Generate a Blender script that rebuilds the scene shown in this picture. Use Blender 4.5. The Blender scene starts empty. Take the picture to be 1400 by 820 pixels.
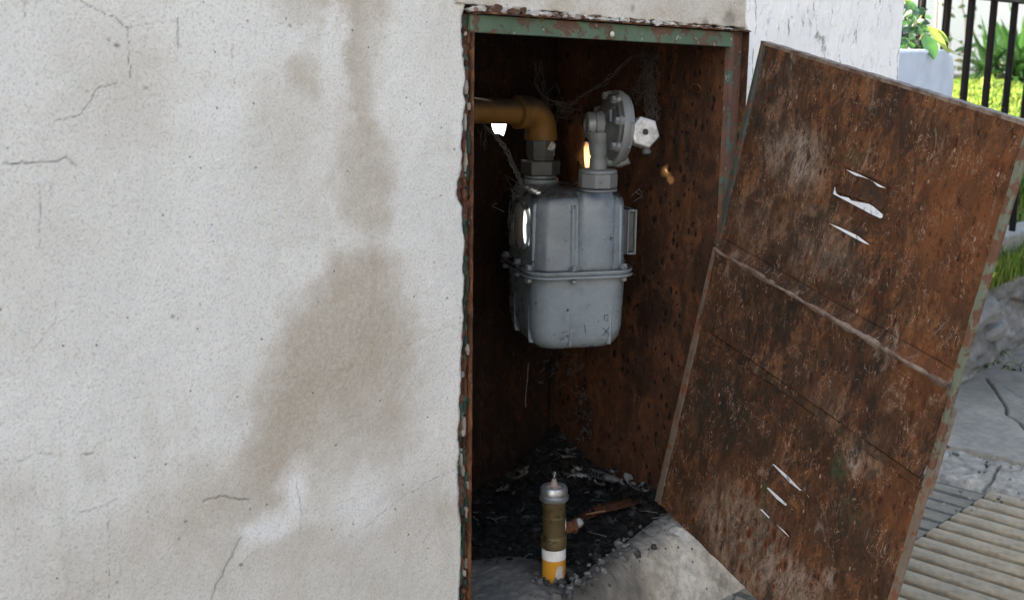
import bpy, bmesh, math, random
import numpy as np
from mathutils import Vector, Matrix
random.seed(7); rng = np.random.default_rng(7)
S = bpy.context.scene
COL = S.collection

# ------------------------------------------------------------------ camera
# world: X runs along the wall, Y into the wall, Z up; wall face at Y = WY
WY = .7261
F, PX, PY = 1600., 700., 410.
PITCH = math.atan(337/1600.); ROLL = math.radians(.72)
YAW = math.pi/2-math.atan(1550/1600.*math.cos(PITCH))
CZ = .62
fh = np.array([math.sin(YAW), math.cos(YAW), 0]); rt0 = np.array([math.cos(YAW), -math.sin(YAW), 0]); zz = np.array([0, 0, 1.])
FW = fh*math.cos(PITCH)-zz*math.sin(PITCH); u0 = zz*math.cos(PITCH)+fh*math.sin(PITCH)
RT = rt0*math.cos(ROLL)+u0*math.sin(ROLL); UP = u0*math.cos(ROLL)-rt0*math.sin(ROLL)
CP = np.array([0, 0, CZ])
cam = bpy.data.cameras.new('camera'); co = bpy.data.objects.new('camera', cam); COL.objects.link(co)
cam.sensor_width = 36; cam.lens = 36*F/1400; cam.clip_start = .02; cam.clip_end = 500
m3 = Matrix((RT, UP, -FW)).transposed(); co.matrix_world = Matrix.Translation(CP) @ m3.to_4x4()
cam.dof.use_dof = True; cam.dof.focus_distance = 1.18; cam.dof.aperture_fstop = 14
S.camera = co

def ray(x, y): return FW+RT*(x-PX)/F+UP*(PY-y)/F
def hit(x, y, axis, val):
    r = ray(x, y); t = (val-CP[axis])/r[axis]; return CP+r*t
def hitp(x, y, o, n):
    r = ray(x, y); return CP+r*(((o-CP)@n)/(r@n))

# ------------------------------------------------------------------ light
SUN = np.array([-.8484, .3997, .347]); SUN /= np.linalg.norm(SUN)
w = bpy.data.worlds.new('World'); S.world = w; w.use_nodes = True
sky = w.node_tree.nodes.new('ShaderNodeTexSky'); sky.sky_type = 'NISHITA'; sky.sun_disc = False
sky.sun_elevation = math.asin(SUN[2]); sky.sun_rotation = math.atan2(SUN[0], SUN[1])
sky.air_density = 1.15; sky.dust_density = 3.5; sky.ozone_density = .2
bg = w.node_tree.nodes['Background']; bg.inputs['Strength'].default_value = .13
w.node_tree.links.new(sky.outputs[0], bg.inputs[0])
sl = bpy.data.lights.new('sun', 'SUN'); sl.energy = 5.0; sl.angle = math.radians(.5); sl.color = (1, .93, .82)
so = bpy.data.objects.new('sun', sl); COL.objects.link(so)
so.rotation_euler = Vector(SUN).to_track_quat('Z', 'Y').to_euler()
S.view_settings.view_transform = 'Standard'; S.view_settings.look = 'None'
S.view_settings.exposure = 2.6; S.view_settings.gamma = 1
S.render.engine = 'CYCLES'; S.cycles.use_denoising = True
S.cycles.max_bounces = 8; S.cycles.diffuse_bounces = 5

# ------------------------------------------------------------------ numpy noise
def vnoise(x, y, seed=0):
    xi = np.floor(x).astype(np.int64); yi = np.floor(y).astype(np.int64); fx = x-xi; fy = y-yi
    fx = fx*fx*(3-2*fx); fy = fy*fy*(3-2*fy)
    def h(a, b):
        n = (a*374761393+b*668265263+seed*1442695041) & 0x7fffffff
        n = ((n ^ (n >> 13))*1274126177) & 0x7fffffff
        return ((n ^ (n >> 16)) & 0xffff)/65535.
    return (h(xi, yi)*(1-fx)+h(xi+1, yi)*fx)*(1-fy)+(h(xi, yi+1)*(1-fx)+h(xi+1, yi+1)*fx)*fy
def fbm(x, y, oct=4, seed=0):
    s = 0; a = .5
    for i in range(oct):
        s = s+a*vnoise(x*2**i, y*2**i, seed+i*7); a *= .5
    return s/(1-.5**oct)
def sstep(a, b, x):
    t = np.clip((x-a)/(b-a), 0, 1); return t*t*(3-2*t)

# ------------------------------------------------------------------ mesh helpers
ORG = {}
class MB:
    def __init__(s): s.v = []; s.f = []; s.col = None
    def add(s, vs, fs):
        o = len(s.v); s.v += [tuple(map(float, p)) for p in vs]; s.f += [tuple(i+o for i in f) for f in fs]; return s
    def hexa(s, p):   # 8 points: bottom 0-3, top 4-7
        return s.add(p, [(3, 2, 1, 0), (4, 5, 6, 7), (0, 1, 5, 4), (1, 2, 6, 5), (2, 3, 7, 6), (3, 0, 4, 7)])
    def box(s, a, b):
        (x0, y0, z0), (x1, y1, z1) = a, b
        return s.hexa([(x0, y0, z0), (x1, y0, z0), (x1, y1, z0), (x0, y1, z0), (x0, y0, z1), (x1, y0, z1), (x1, y1, z1), (x0, y1, z1)])
    def obox(s, c, ax, ay, az):
        c, ax, ay, az = map(np.array, (c, ax, ay, az))
        return s.hexa([c-ax-ay-az, c+ax-ay-az, c+ax+ay-az, c-ax+ay-az, c-ax-ay+az, c+ax-ay+az, c+ax+ay+az, c-ax+ay+az])
    def loft(s, rings, cap0=True, cap1=True, closed=True):
        n = len(rings[0]); o = len(s.v); vs = [p for r in rings for p in r]; fs = []
        for i in range(len(rings)-1):
            for j in range(n if closed else n-1):
                k = (j+1) % n; fs.append((i*n+j, i*n+k, (i+1)*n+k, (i+1)*n+j))
        if cap0: fs.append(tuple(range(n-1, -1, -1)))
        if cap1: fs.append(tuple((len(rings)-1)*n+j for j in range(n)))
        return s.add(vs, fs)
    def lathe(s, p0, axis, prof, seg=28, ref=None, cap0=True, cap1=True):
        p0 = np.array(p0, float); ax = np.array(axis, float); ax /= np.linalg.norm(ax)
        r = np.array(ref if ref is not None else ((0, 0, 1) if abs(ax[2]) < .9 else (1, 0, 0)), float)
        e1 = np.cross(ax, r); e1 /= np.linalg.norm(e1); e2 = np.cross(ax, e1)
        rings = [[p0+ax*h+(e1*math.cos(2*math.pi*k/seg)+e2*math.sin(2*math.pi*k/seg))*max(rad, 1e-5) for k in range(seg)] for h, rad in prof]
        return s.loft(rings, cap0, cap1)
    def tube(s, pts, rad, seg=8):
        pts = [np.array(p, float) for p in pts]; rings = []
        for i, p in enumerate(pts):
            d = pts[min(i+1, len(pts)-1)]-pts[max(i-1, 0)]; d = d/(np.linalg.norm(d)+1e-12)
            r = np.array((0, 0, 1.)) if abs(d[2]) < .9 else np.array((1., 0, 0))
            e1 = np.cross(d, r); e1 /= np.linalg.norm(e1); e2 = np.cross(d, e1); rr = rad[i] if hasattr(rad, '__len__') else rad
            rings.append([p+(e1*math.cos(2*math.pi*k/seg)+e2*math.sin(2*math.pi*k/seg))*rr for k in range(seg)])
        return s.loft(rings)
    def grid(s, P):   # P: (n,m,3)
        n, m = P.shape[:2]; i = np.arange(n-1)[:, None]*m+np.arange(m-1)[None]
        return s.add(P.reshape(-1, 3), [tuple(q) for q in np.stack([i, i+1, i+m+1, i+m], -1).reshape(-1, 4)])
    def plate(s, outer, holes, o, ex, ey, n, th):
        # outline with holes in plane coordinates, thickened along -n
        bm = bmesh.new(); loops = []
        for lp in [outer]+holes:
            vs = [bm.verts.new((a, b, 0)) for a, b in lp]; loops.append(vs)
            for i in range(len(vs)): bm.edges.new((vs[i], vs[(i+1) % len(vs)]))
        bm.verts.index_update()
        bmesh.ops.triangle_fill(bm, use_beauty=True, use_dissolve=False, edges=bm.edges[:])
        bm.verts.index_update(); N = len(bm.verts)
        P = [(v.co.x, v.co.y) for v in bm.verts]
        o, ex, ey, n = map(np.array, (o, ex, ey, n))
        vs = [o+ex*a+ey*b for a, b in P]; vs = vs+[p-n*th for p in vs]; fs = []
        for f in bm.faces:
            ids = [v.index for v in f.verts]; fs.append(tuple(ids)); fs.append(tuple(i+N for i in reversed(ids)))
        for lp in loops:
            for i in range(len(lp)):
                a, b = lp[i].index, lp[(i+1) % len(lp)].index; fs.append((a, b, b+N, a+N))
        bm.free(); self_ab = P+P
        s.ab = getattr(s, 'ab', [])+self_ab
        return s.add(vs, fs)

def tag(o, label=None, cat=None, group=None, kind=None):
    if label: o['label'] = label
    if cat: o['category'] = cat
    if group: o['group'] = group
    if kind: o['kind'] = kind
    return o
def obj(name, mb, mat, parent=None, smooth=False, bevel=0, seg=2, org=None, attrs=None, fixn=True):
    if parent is not None: org = np.array(ORG[parent.name])
    elif org is None: org = np.zeros(3)
    me = bpy.data.meshes.new(name); V = np.array(mb.v)-np.array(org)
    me.from_pydata(V.tolist(), [], mb.f)
    if fixn:
        bm = bmesh.new(); bm.from_mesh(me); bmesh.ops.recalc_face_normals(bm, faces=bm.faces); bm.to_mesh(me); bm.free()
    if attrs:
        for k, arr in attrs.items():
            arr = np.asarray(arr, float)
            if arr.shape[1] == 4:
                at = me.attributes.new(k, 'FLOAT_COLOR', 'POINT'); at.data.foreach_set('color', arr.ravel())
            else:
                at = me.attributes.new(k, 'FLOAT_VECTOR', 'POINT'); at.data.foreach_set('vector', arr.ravel())
    if smooth:
        me.polygons.foreach_set('use_smooth', [True]*len(me.polygons))
        if smooth != 'all':
            try: me.set_sharp_from_angle(angle=math.radians(40))
            except Exception: pass
    ms = mat if isinstance(mat, (list, tuple)) else [mat]
    for q in ms: me.materials.append(q)
    o = bpy.data.objects.new(name, me); COL.objects.link(o)
    if parent is not None: o.parent = parent
    else: o.location = org
    ORG[o.name] = tuple(org)
    if bevel:
        b = o.modifiers.new('bevel', 'BEVEL'); b.width = bevel; b.segments = seg; b.limit_method = 'ANGLE'; b.angle_limit = math.radians(35)
    return o
def thing(name, label, cat, loc, group=None, kind=None):
    o = bpy.data.objects.new(name, None); COL.objects.link(o); o.location = loc; o.empty_display_size = .02
    ORG[o.name] = tuple(loc); return tag(o, label, cat, group, kind)

# ------------------------------------------------------------------ material helpers
class G:
    def __init__(s, name, rough=.6, metal=0., spec=.5):
        s.m = bpy.data.materials.new(name); s.m.use_nodes = True; s.t = s.m.node_tree
        s.b = s.t.nodes['Principled BSDF']; s.b.inputs['Roughness'].default_value = rough
        s.b.inputs['Metallic'].default_value = metal; s.b.inputs['Specular IOR Level'].default_value = spec
    def n(s, ty): return s.t.nodes.new('ShaderNode'+ty)
    def set(s, sock, v):
        if hasattr(v, 'links') or isinstance(v, bpy.types.NodeSocket): s.t.links.new(v, sock)
        elif isinstance(v, tuple) and len(v) == 3 and sock.type == 'RGBA': sock.default_value = (*v, 1)
        else: sock.default_value = v
    def co(s): return s.n('TexCoord').outputs['Object']
    def attr(s, name, out='Vector'):
        a = s.n('Attribute'); a.attribute_name = name; return a.outputs[out]
    def mapv(s, v, sc=(1, 1, 1), rot=(0, 0, 0), loc=(0, 0, 0)):
        q = s.n('Mapping'); s.set(q.inputs[0], v); q.inputs['Scale'].default_value = sc; q.inputs['Rotation'].default_value = rot; q.inputs['Location'].default_value = loc; return q.outputs[0]
    def noise(s, v, scale, detail=4, rough=.55, dist=0., out=0):
        q = s.n('TexNoise'); s.set(q.inputs['Vector'], v); q.inputs['Scale'].default_value = scale; q.inputs['Detail'].default_value = detail
        q.inputs['Roughness'].default_value = rough; q.inputs['Distortion'].default_value = dist; return q.outputs[out]
    def vor(s, v, scale, feat='F1', out='Distance', rnd=1.):
        q = s.n('TexVoronoi'); q.feature = feat; s.set(q.inputs['Vector'], v); q.inputs['Scale'].default_value = scale
        q.inputs['Randomness'].default_value = rnd; return q.outputs[out]
    def math(s, op, a, b=0., clamp=False):
        q = s.n('Math'); q.operation = op; q.use_clamp = clamp; s.set(q.inputs[0], a); s.set(q.inputs[1], b); return q.outputs[0]
    def rng(s, v, a, b, c=0., d=1.):
        q = s.n('MapRange'); q.interpolation_type = 'SMOOTHSTEP'; s.set(q.inputs[0], v)
        for i, x in enumerate((a, b, c, d)): q.inputs[i+1].default_value = x
        return q.outputs[0]
    def mix(s, f, a, b, mode='MIX'):
        q = s.n('Mix'); q.data_type = 'RGBA'; q.blend_type = mode; s.set(q.inputs[0], f); s.set(q.inputs[6], a); s.set(q.inputs[7], b); return q.outputs[2]
    def sep(s, v):
        q = s.n('SeparateXYZ'); s.set(q.inputs[0], v); return q.outputs
    def blob(s, v, c, r, lo=1.15, hi=.35):
        a = s.n('VectorMath'); a.operation = 'SUBTRACT'; s.set(a.inputs[0], v); a.inputs[1].default_value = c
        b = s.n('VectorMath'); b.operation = 'DIVIDE'; s.t.links.new(a.outputs[0], b.inputs[0]); b.inputs[1].default_value = r
        l = s.n('VectorMath'); l.operation = 'LENGTH'; s.t.links.new(b.outputs[0], l.inputs[0])
        return s.rng(l.outputs['Value'], lo, hi)
    def warp(s, v, scale, amt):
        nz = s.noise(v, scale, 3, .6, out=1)
        a = s.n('VectorMath'); a.operation = 'SUBTRACT'; s.t.links.new(nz, a.inputs[0]); a.inputs[1].default_value = (.5, .5, .5)
        b = s.n('VectorMath'); b.operation = 'SCALE'; s.t.links.new(a.outputs[0], b.inputs[0]); b.inputs['Scale'].default_value = amt
        c = s.n('VectorMath'); c.operation = 'ADD'; s.set(c.inputs[0], v); s.t.links.new(b.outputs[0], c.inputs[1]); return c.outputs[0]
    def bump(s, h, strength=.5, dist=.001, prev=None):
        q = s.n('Bump'); q.inputs['Strength'].default_value = strength; q.inputs['Distance'].default_value = dist; s.set(q.inputs['Height'], h)
        if prev is not None: s.t.links.new(prev, q.inputs['Normal'])
        return q.outputs[0]
    def done(s, col, bump=None, rough=None):
        s.set(s.b.inputs['Base Color'], col)
        if bump is not None: s.t.links.new(bump, s.b.inputs['Normal'])
        if rough is not None: s.set(s.b.inputs['Roughness'], rough)
        return s.m

def m_plaster():
    g = G('painted_plaster', .92, 0, .2); v = g.co(); a = g.n('Attribute'); a.attribute_name = 'wear'
    q = g.n('SeparateColor'); g.t.links.new(a.outputs['Color'], q.inputs[0])
    base = g.mix(g.rng(g.noise(v, 9, 5, .6), .35, .65), (.71, .705, .68), (.77, .765, .742))
    base = g.mix(g.rng(g.noise(g.mapv(v, (1, 1, .35)), 22, 4, .6), .55, .75), base, (.635, .615, .565))
    st = g.math('MULTIPLY', q.outputs[0], g.rng(g.noise(v, 240, 3, .7), .25, .7, .72, 1.1), True)
    base = g.mix(st, base, (.285, .20, .10))
    base = g.mix(g.math('MULTIPLY', q.outputs[2], .8), base, (.84, .845, .85))
    # orange-peel grain: pale nodules, with shade painted into the hollows by colour
    gr = g.noise(g.warp(v, 300, .004), 500, 3, .6)
    base = g.mix(g.rng(gr, .50, .34, 0, .42), base, (.36, .34, .31))
    g2 = g.noise(g.warp(v, 150, .006), 700, 3, .7); base = g.mix(g.rng(g2, .46, .34, 0, .34), base, (.3, .285, .26))
    pit = g.vor(v, 130); pr = g.vor(v, 130, out='Color')
    pitm = g.math('MULTIPLY', g.rng(pit, .16, .08), g.rng(g.sep(pr)[0], .9, .94))
    base = g.mix(g.math('MULTIPLY', pitm, .75), base, (.12, .11, .10))
    base = g.mix(q.outputs[1], base, (.07, .065, .06))
    b1 = g.bump(g.math('ADD', gr, g.math('MULTIPLY', g2, .5)), .55, .0013); b2 = g.bump(g.noise(v, 60, 4, .6), .35, .002, b1)
    b3 = g.bump(g.math('SUBTRACT', 1., g.math('MAXIMUM', q.outputs[1], pitm)), .5, .0012, b2)
    return g.done(base, b3)

def m_white(name='flaking_white_paint', tint=(.86, .87, .88)):
    g = G(name, .8, 0, .3); v = g.co()
    base = g.mix(g.rng(g.noise(v, 12, 4, .6), .4, .7), tint, tuple(c*.92 for c in tint))
    s1 = g.mapv(g.warp(v, 14, .035), (1, 1, .16))
    cr = g.vor(s1, 26, 'DISTANCE_TO_EDGE'); cm = g.math('MULTIPLY', g.rng(cr, .045, .012), g.rng(g.noise(v, 22, 4, .7), .5, .62))
    s2 = g.mapv(g.warp(v, 30, .02), (1, 1, .22)); cr2 = g.vor(s2, 75, 'DISTANCE_TO_EDGE')
    cm2 = g.math('MULTIPLY', g.rng(cr2, .07, .02), g.rng(g.noise(g.mapv(v, (1, 1, .5)), 40, 4, .75), .54, .66))
    c = g.math('MAXIMUM', cm, g.math('MULTIPLY', cm2, .7))
    sp = g.math('MULTIPLY', g.rng(g.noise(g.mapv(v, (1, 1, .6)), 210, 3, .6), .70, .76), .6)
    c = g.math('MAXIMUM', c, g.math('MULTIPLY', sp, .8))
    base = g.mix(g.math('MULTIPLY', c, .8), base, (.16, .155, .15))
    fl = g.rng(g.noise(g.mapv(v, (1, 1, .5)), 55, 4, .6), .48, .55)
    b = g.bump(g.math('SUBTRACT', fl, c), .55, .0015); b = g.bump(g.noise(v, 320, 2), .25, .0008, b)
    return g.done(base, b)

def rust(name, src='obj', dark=(.016, .0095, .006), mid=(.062, .024, .0105), light=(.14, .052, .0185), grey=(.19, .155, .13),
         greyamt=(.62, .78), spots=1., spotscale=95, blobs=(), flecks=.5, mott=.75, spotmask=(.40, .55), big=None):
    g = G(name, .82, 0, .25); v = g.attr('ab') if src == 'ab' else g.co()
    ax = (1, .45, 1) if src == 'ab' else (1, 1, .45)
    vs = g.mapv(v, ax); wv = g.warp(v, 22, .03)
    n1 = g.noise(vs, 11, 6, .65, .6); n2 = g.noise(vs, 48, 5, .7, .8)
    base = g.mix(g.rng(n1, .36, .66), dark, mid); base = g.mix(g.rng(n2, .42, .68), base, light)
    n3 = g.noise(vs, 150, 4, .7, 1.2); base = g.mix(g.math('MULTIPLY', g.rng(n3, .52, .36), mott), base, dark)
    gm = g.math('MULTIPLY', g.rng(g.noise(vs, 30, 5, .72, 1.0), *greyamt), .8)
    hw = g.noise(vs, 170, 3, .7, 1.5)
    for kind, c, r, amt in blobs:
        bl = g.math('MULTIPLY', g.blob(wv, (c[0], c[1], c[2] if len(c) > 2 else 0), (r[0], r[1], r[2] if len(r) > 2 else 9)), amt)
        if kind == 'grey': gm = g.math('MAXIMUM', gm, g.math('MULTIPLY', bl, g.math('MULTIPLY', g.rng(n2, .36, .58, .15, .9), g.rng(n3, .3, .55, .45, 1.))))
        elif kind == 'dark': base = g.mix(g.math('MULTIPLY', bl, g.rng(hw, .3, .6, .55, 1)), base, (.02, .016, .013))
        elif kind == 'orange': base = g.mix(g.math('MULTIPLY', bl, g.rng(n2, .3, .6, .4, 1)), base, (.118, .046, .018))
        elif kind == 'green': base = g.mix(g.math('MULTIPLY', bl, g.rng(hw, .35, .55)), base, (.035, .045, .026))
        elif kind == 'tan': base = g.mix(bl, base, (.48, .25, .10))  # paler base colour that brightens sunlit spots
        elif kind == 'pale': base = g.mix(g.math('MULTIPLY', bl, g.rng(hw, .40, .6)), base, (.30, .28, .27))
    base = g.mix(gm, base, g.mix(g.rng(hw, .4, .62), tuple(c*.62 for c in grey), grey))
    # pitted drops of rust
    sv = g.mapv(g.warp(v, 60, .008), (1, .5, 1) if src == 'ab' else (1, 1, .55))
    d = g.vor(sv, spotscale); cc = g.sep(g.vor(sv, spotscale, out='Color'))
    sm = g.math('MULTIPLY', g.rng(g.math('DIVIDE', d, g.rng(cc[1], 0, 1, .4, 1.)), *((.58, .42) if src == 'obj' else (.44, .28))), g.math('MULTIPLY', g.math('MULTIPLY', g.rng(cc[0], .45, .5), g.rng(g.noise(v, 17, 3, .6), *spotmask)), spots))
    halo = g.math('MULTIPLY', g.rng(g.math('DIVIDE', d, g.rng(cc[1], 0, 1, .4, 1.)), .75, .35), g.math('MULTIPLY', g.rng(cc[0], .45, .5), (.3 if src == 'obj' else .7)*spots))
    base = g.mix(halo, base, (.085, .026, .009)); base = g.mix(sm, base, (.012, .006, .004))
    if big is not None:   # long rust runs on the paler foot of the door
        bm_ = g.blob(wv, (big[0][0], big[0][1], 0), (big[1][0], big[1][1], 9), 1.2, .5); bv_ = g.mapv(g.warp(v, 60, .008), (1, .5, 1), loc=(4, 2, 0)); bd_ = g.vor(bv_, 98); bc_ = g.sep(g.vor(bv_, 98, out='Color'))
        q_ = g.math('DIVIDE', bd_, g.rng(bc_[1], 0, 1, .45, 1.)); on_ = g.math('MULTIPLY', g.rng(bc_[0], .25, .3), bm_)
        base = g.mix(g.math('MULTIPLY', g.rng(q_, .70, .34), g.math('MULTIPLY', on_, .85)), base, (.105, .036, .012)); base = g.mix(g.math('MULTIPLY', g.rng(q_, .36, .2), g.math('MULTIPLY', on_, .85)), base, (.026, .010, .005))
    sv2 = g.mapv(v, (1, .6, 1) if src == 'ab' else (1, 1, .6), loc=(3, 1, 2)); d2 = g.vor(sv2, spotscale*2.3); c2 = g.sep(g.vor(sv2, spotscale*2.3, out='Color'))
    sm2 = g.math('MULTIPLY', g.rng(d2, .33, .2), g.rng(c2[0], .62, .66)); base = g.mix(g.math('MULTIPLY', sm2, .85*spots), base, (.014, .007, .005))
    cl = g.noise(g.mapv(v, ax, loc=(2, 5, 1)), 95, 3, .6, 1.6); cm = g.math('MULTIPLY', g.rng(g.math('ABSOLUTE', g.math('SUBTRACT', cl, .5)), .02, .004), g.rng(g.noise(v, 34, 4, .75), .46, .58))
    base = g.mix(g.math('MULTIPLY', cm, .75*min(1, flecks*1.2)), base, g.mix(g.rng(hw, .42, .58), (.30, .235, .195), (.19, .068, .022)))
    c2_ = g.noise(g.mapv(v, ax, loc=(9, 1, 4)), 135, 3, .65, 1.2); cm2 = g.math('MULTIPLY', g.rng(g.math('ABSOLUTE', g.math('SUBTRACT', c2_, .5)), .03, .008), g.rng(g.noise(v, 26, 4, .75), .47, .60))
    base = g.mix(g.math('MULTIPLY', cm2, .7), base, (.022, .012, .008))
    fk = g.vor(g.mapv(v, (1, .5, 1) if src == 'ab' else (1, 1, .5), loc=(7, 3, 5)), 210); fc = g.sep(g.vor(g.mapv(v, (1, .5, 1) if src == 'ab' else (1, 1, .5), loc=(7, 3, 5)), 210, out='Color'))
    fm = g.math('MULTIPLY', g.math('MULTIPLY', g.rng(fk, .3, .14), g.rng(fc[0], .90, .93)), g.math('MULTIPLY', g.rng(g.noise(v, 30, 3, .6), .45, .62), flecks))
    base = g.mix(fm, base, (.26, .2, .165))
    h = g.math('ADD', g.math('MULTIPLY', n3, .6), g.math('ADD', g.math('MULTIPLY', gm, .3), g.math('MULTIPLY', sm, -.9)))
    b = g.bump(h, .7, .0012); b = g.bump(g.noise(v, 420, 3, .7), .4, .0006, b)
    return g.done(base, b, g.rng(n2, .3, .7, .68, .92))

def painted(name, col, rough=.45, topd=None, chips=(.02, .016, .013), amt=(.66, .72), dirt=(.05, .045, .04), scale=70, metal=0., dust=.35, bumpy=.3, spec=.5):
    g = G(name, rough, metal, spec); v = g.co()
    base = g.mix(g.rng(g.noise(v, 14, 4, .6), .35, .7), col, tuple(c*.82 for c in col))
    base = g.mix(g.math('MULTIPLY', g.rng(g.noise(v, 42, 5, .7), .5, .75), dust), base, dirt)
    if topd is not None:
        gn_ = g.sep(g.n('NewGeometry').outputs['Normal'])[2]; base = g.mix(g.math('MULTIPLY', g.rng(gn_, -.1, .7), g.rng(g.noise(v, 60, 4, .7), .2, .6, .65, 1.)), base, topd)
    ch = g.rng(g.noise(g.warp(v, 80, .01), scale, 4, .65), *amt)
    base = g.mix(ch, base, chips)
    b = g.bump(g.math('SUBTRACT', 1., ch), .5, .0006); b = g.bump(g.noise(v, 160, 3, .6), bumpy, .0006, b)
    return g.done(base, b, g.rng(g.noise(v, 55, 4, .6), .3, .7, rough*.8, min(1, rough*1.35)))

def simple(name, c1, c2, scale=40, rough=.7, bump=.3, metal=0., bd=.001, detail=4, spec=.4):
    g = G(name, rough, metal, spec); v = g.co(); n = g.noise(v, scale, detail, .62)
    return g.done(g.mix(g.rng(n, .3, .7), c1, c2), g.bump(g.noise(v, scale*3, 4, .65), bump, bd))

def leafm(name, c1, c2, trans=.25):
    g = G(name, .42, 0, .5); v = g.co(); at = g.n('Attribute'); at.attribute_name = 'tint'
    n = g.noise(v, 30, 3, .6); col = g.mix(g.rng(n, .3, .7), c1, c2)
    m = g.done(col, g.bump(g.noise(v, 90, 3), .2, .001))
    t = g.n('BsdfTranslucent'); g.set(t.inputs[0], tuple(min(1, c*1.6) for c in c2)); mx = g.n('MixShader'); mx.inputs[0].default_value = trans
    out = g.t.nodes['Material Output']; g.t.links.new(g.b.outputs[0], mx.inputs[1]); g.t.links.new(t.outputs[0], mx.inputs[2]); g.t.links.new(mx.outputs[0], out.inputs[0])
    return m

def tinted(name, rough=.85, bump=.4, scale=200, bd=.0008):   # colour given piece by piece
    g = G(name, .97, 0, .06); v = g.co(); a = g.n('Attribute'); a.attribute_name = 'tint'
    n = g.noise(v, scale, 3, .6)
    return g.done(g.mix(g.rng(n, .3, .7, 0, .5), a.outputs['Color'], g.mix(.5, a.outputs['Color'], (.03, .03, .03))), g.bump(n, bump, bd))

# ------------------------------------------------------------------ the setting
M_pl = m_plaster(); M_wp = m_white(); M_ins = simple('raw_masonry', (.09, .07, .055), (.16, .13, .11), 60, .95, .6)

# --- stucco wall with a ragged opening round the cabinet
edge_px = [(646, -60), (642, 0), (637, 22), (636.5, 40), (639, 95), (640, 120), (637, 180), (634, 232), (629, 250), (629.5, 268), (635, 284), (639, 330), (638, 400), (637, 470), (634, 520), (632, 600), (631, 640), (633, 700), (635, 740), (634, 790), (631, 830), (630, 1000)]
ez = np.array([hit(x, y, 1, WY)[[0, 2]] for x, y in edge_px])
def edgeX(z): return np.interp(-z, -ez[:, 1], ez[:, 0])
wall = thing('stucco_wall', 'off-white stucco wall with brown damp stains around the open rusty cabinet', 'wall', (.3, WY, 0))
BR = []  # stains, in metres on the wall face
def stain(px, py, rx, ry, amt, ch=0, soft=1.):
    p = hit(px, py, 1, WY); a = hit(px+rx, py, 1, WY); b = hit(px, py+ry, 1, WY)
    BR.append((p[0], p[2], abs(a[0]-p[0]), abs(b[2]-p[2]), amt, ch, soft))
for t in [(488, -10, 42, 90, .62), (490, 110, 27, 120, .6), (498, 225, 34, 95, .5), (512, 285, 20, 45, .35), (440, 5, 60, 22, .4), (418, 118, 22, 34, .55), (400, 190, 55, 95, .22),
          (478, 375, 42, 34, .5), (490, 425, 60, 62, .9), (470, 455, 74, 70, 1.0), (505, 500, 66, 70, .85), (425, 520, 60, 66, .9), (470, 575, 92, 44, .5), (400, 575, 44, 60, .75), (372, 640, 40, 50, .7), (330, 690, 85, 46, .42), (450, 630, 95, 46, .26),
          (250, 690, 110, 55, .26), (300, 760, 140, 60, .2), (420, 760, 85, 55, .3), (560, 760, 95, 70, .2), (580, 690, 70, 40, .2), (180, 130, 85, 110, .22), (120, 790, 140, 60, .26), (40, 330, 70, 160, .10), (20, 690, 40, 70, .22), (530, 600, 40, 70, .25), (600, 60, 30, 90, .06)]:
    stain(*t)
for t in [(402, 680, 24, 40, .85, 2), (372, 728, 34, 20, .8, 2), (345, 745, 26, 18, .7, 2), (500, 685, 40, 32, .6, 2), (455, 40, 12, 60, .5, 2), (300, 150, 40, 40, .3, 2), (470, 90, 14, 80, .5, 2)]:
    stain(*t)
def crackpx(pts, width, amt=1., jit=1.6):
    out = []
    for (x0, y0), (x1, y1) in zip(pts[:-1], pts[1:]):
        n = max(2, int(math.hypot(x1-x0, y1-y0)/5))
        for i in range(n):
            out.append((x0+(x1-x0)*i/n+random.uniform(-jit, jit), y0+(y1-y0)*i/n+random.uniform(-jit, jit)))
    out.append(pts[-1]); q = np.array([hit(x, y, 1, WY)[[0, 2]] for x, y in out])
    return q, width, amt
CR = [crackpx([(106, 0), (150, 22), (175, 38), (176, 75), (178, 105)], .0007, .8), crackpx([(175, 38), (210, 32), (240, 30)], .0006, .5), crackpx([(243, 26), (243, 66)], .0011, .85, .7),
      crackpx([(318, 60), (318, 80)], .0009, .7, .6), crackpx([(5, 224), (75, 222), (90, 216), (104, 226)], .0011, .9), crackpx([(54, 252), (56, 290), (54, 340)], .0007, .6), crackpx([(160, 115), (135, 120), (122, 140), (108, 158), (75, 166)], .0008, .7),
      crackpx([(69, 250), (70, 275)], .0006, .5), crackpx([(32, 0), (34, 25)], .0008, .6), crackpx([(77, 410), (76, 440), (45, 480)], .0006, .5), crackpx([(25, 632), (50, 618), (85, 622)], .0008, .55), crackpx([(112, 622), (128, 618)], .001, .8),
      crackpx([(105, 702), (145, 690), (160, 682)], .0008, .6), crackpx([(148, 690), (150, 760), (148, 820)], .0005, .5), crackpx([(278, 686), (300, 678), (340, 682)], .0012, .85), crackpx([(330, 735), (312, 770), (296, 800), (290, 825)], .0018, .55),
      crackpx([(636, 636), (590, 655), (550, 680), (500, 720)], .0006, .55), crackpx([(640, 440), (590, 455), (540, 480)], .0005, .35), crackpx([(405, 660), (412, 690), (410, 730)], .0009, .5), crackpx([(330, 770), (345, 755), (360, 760)], .0006, .4),
      crackpx([(40, 660), (55, 690), (90, 710)], .0005, .4)]
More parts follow.
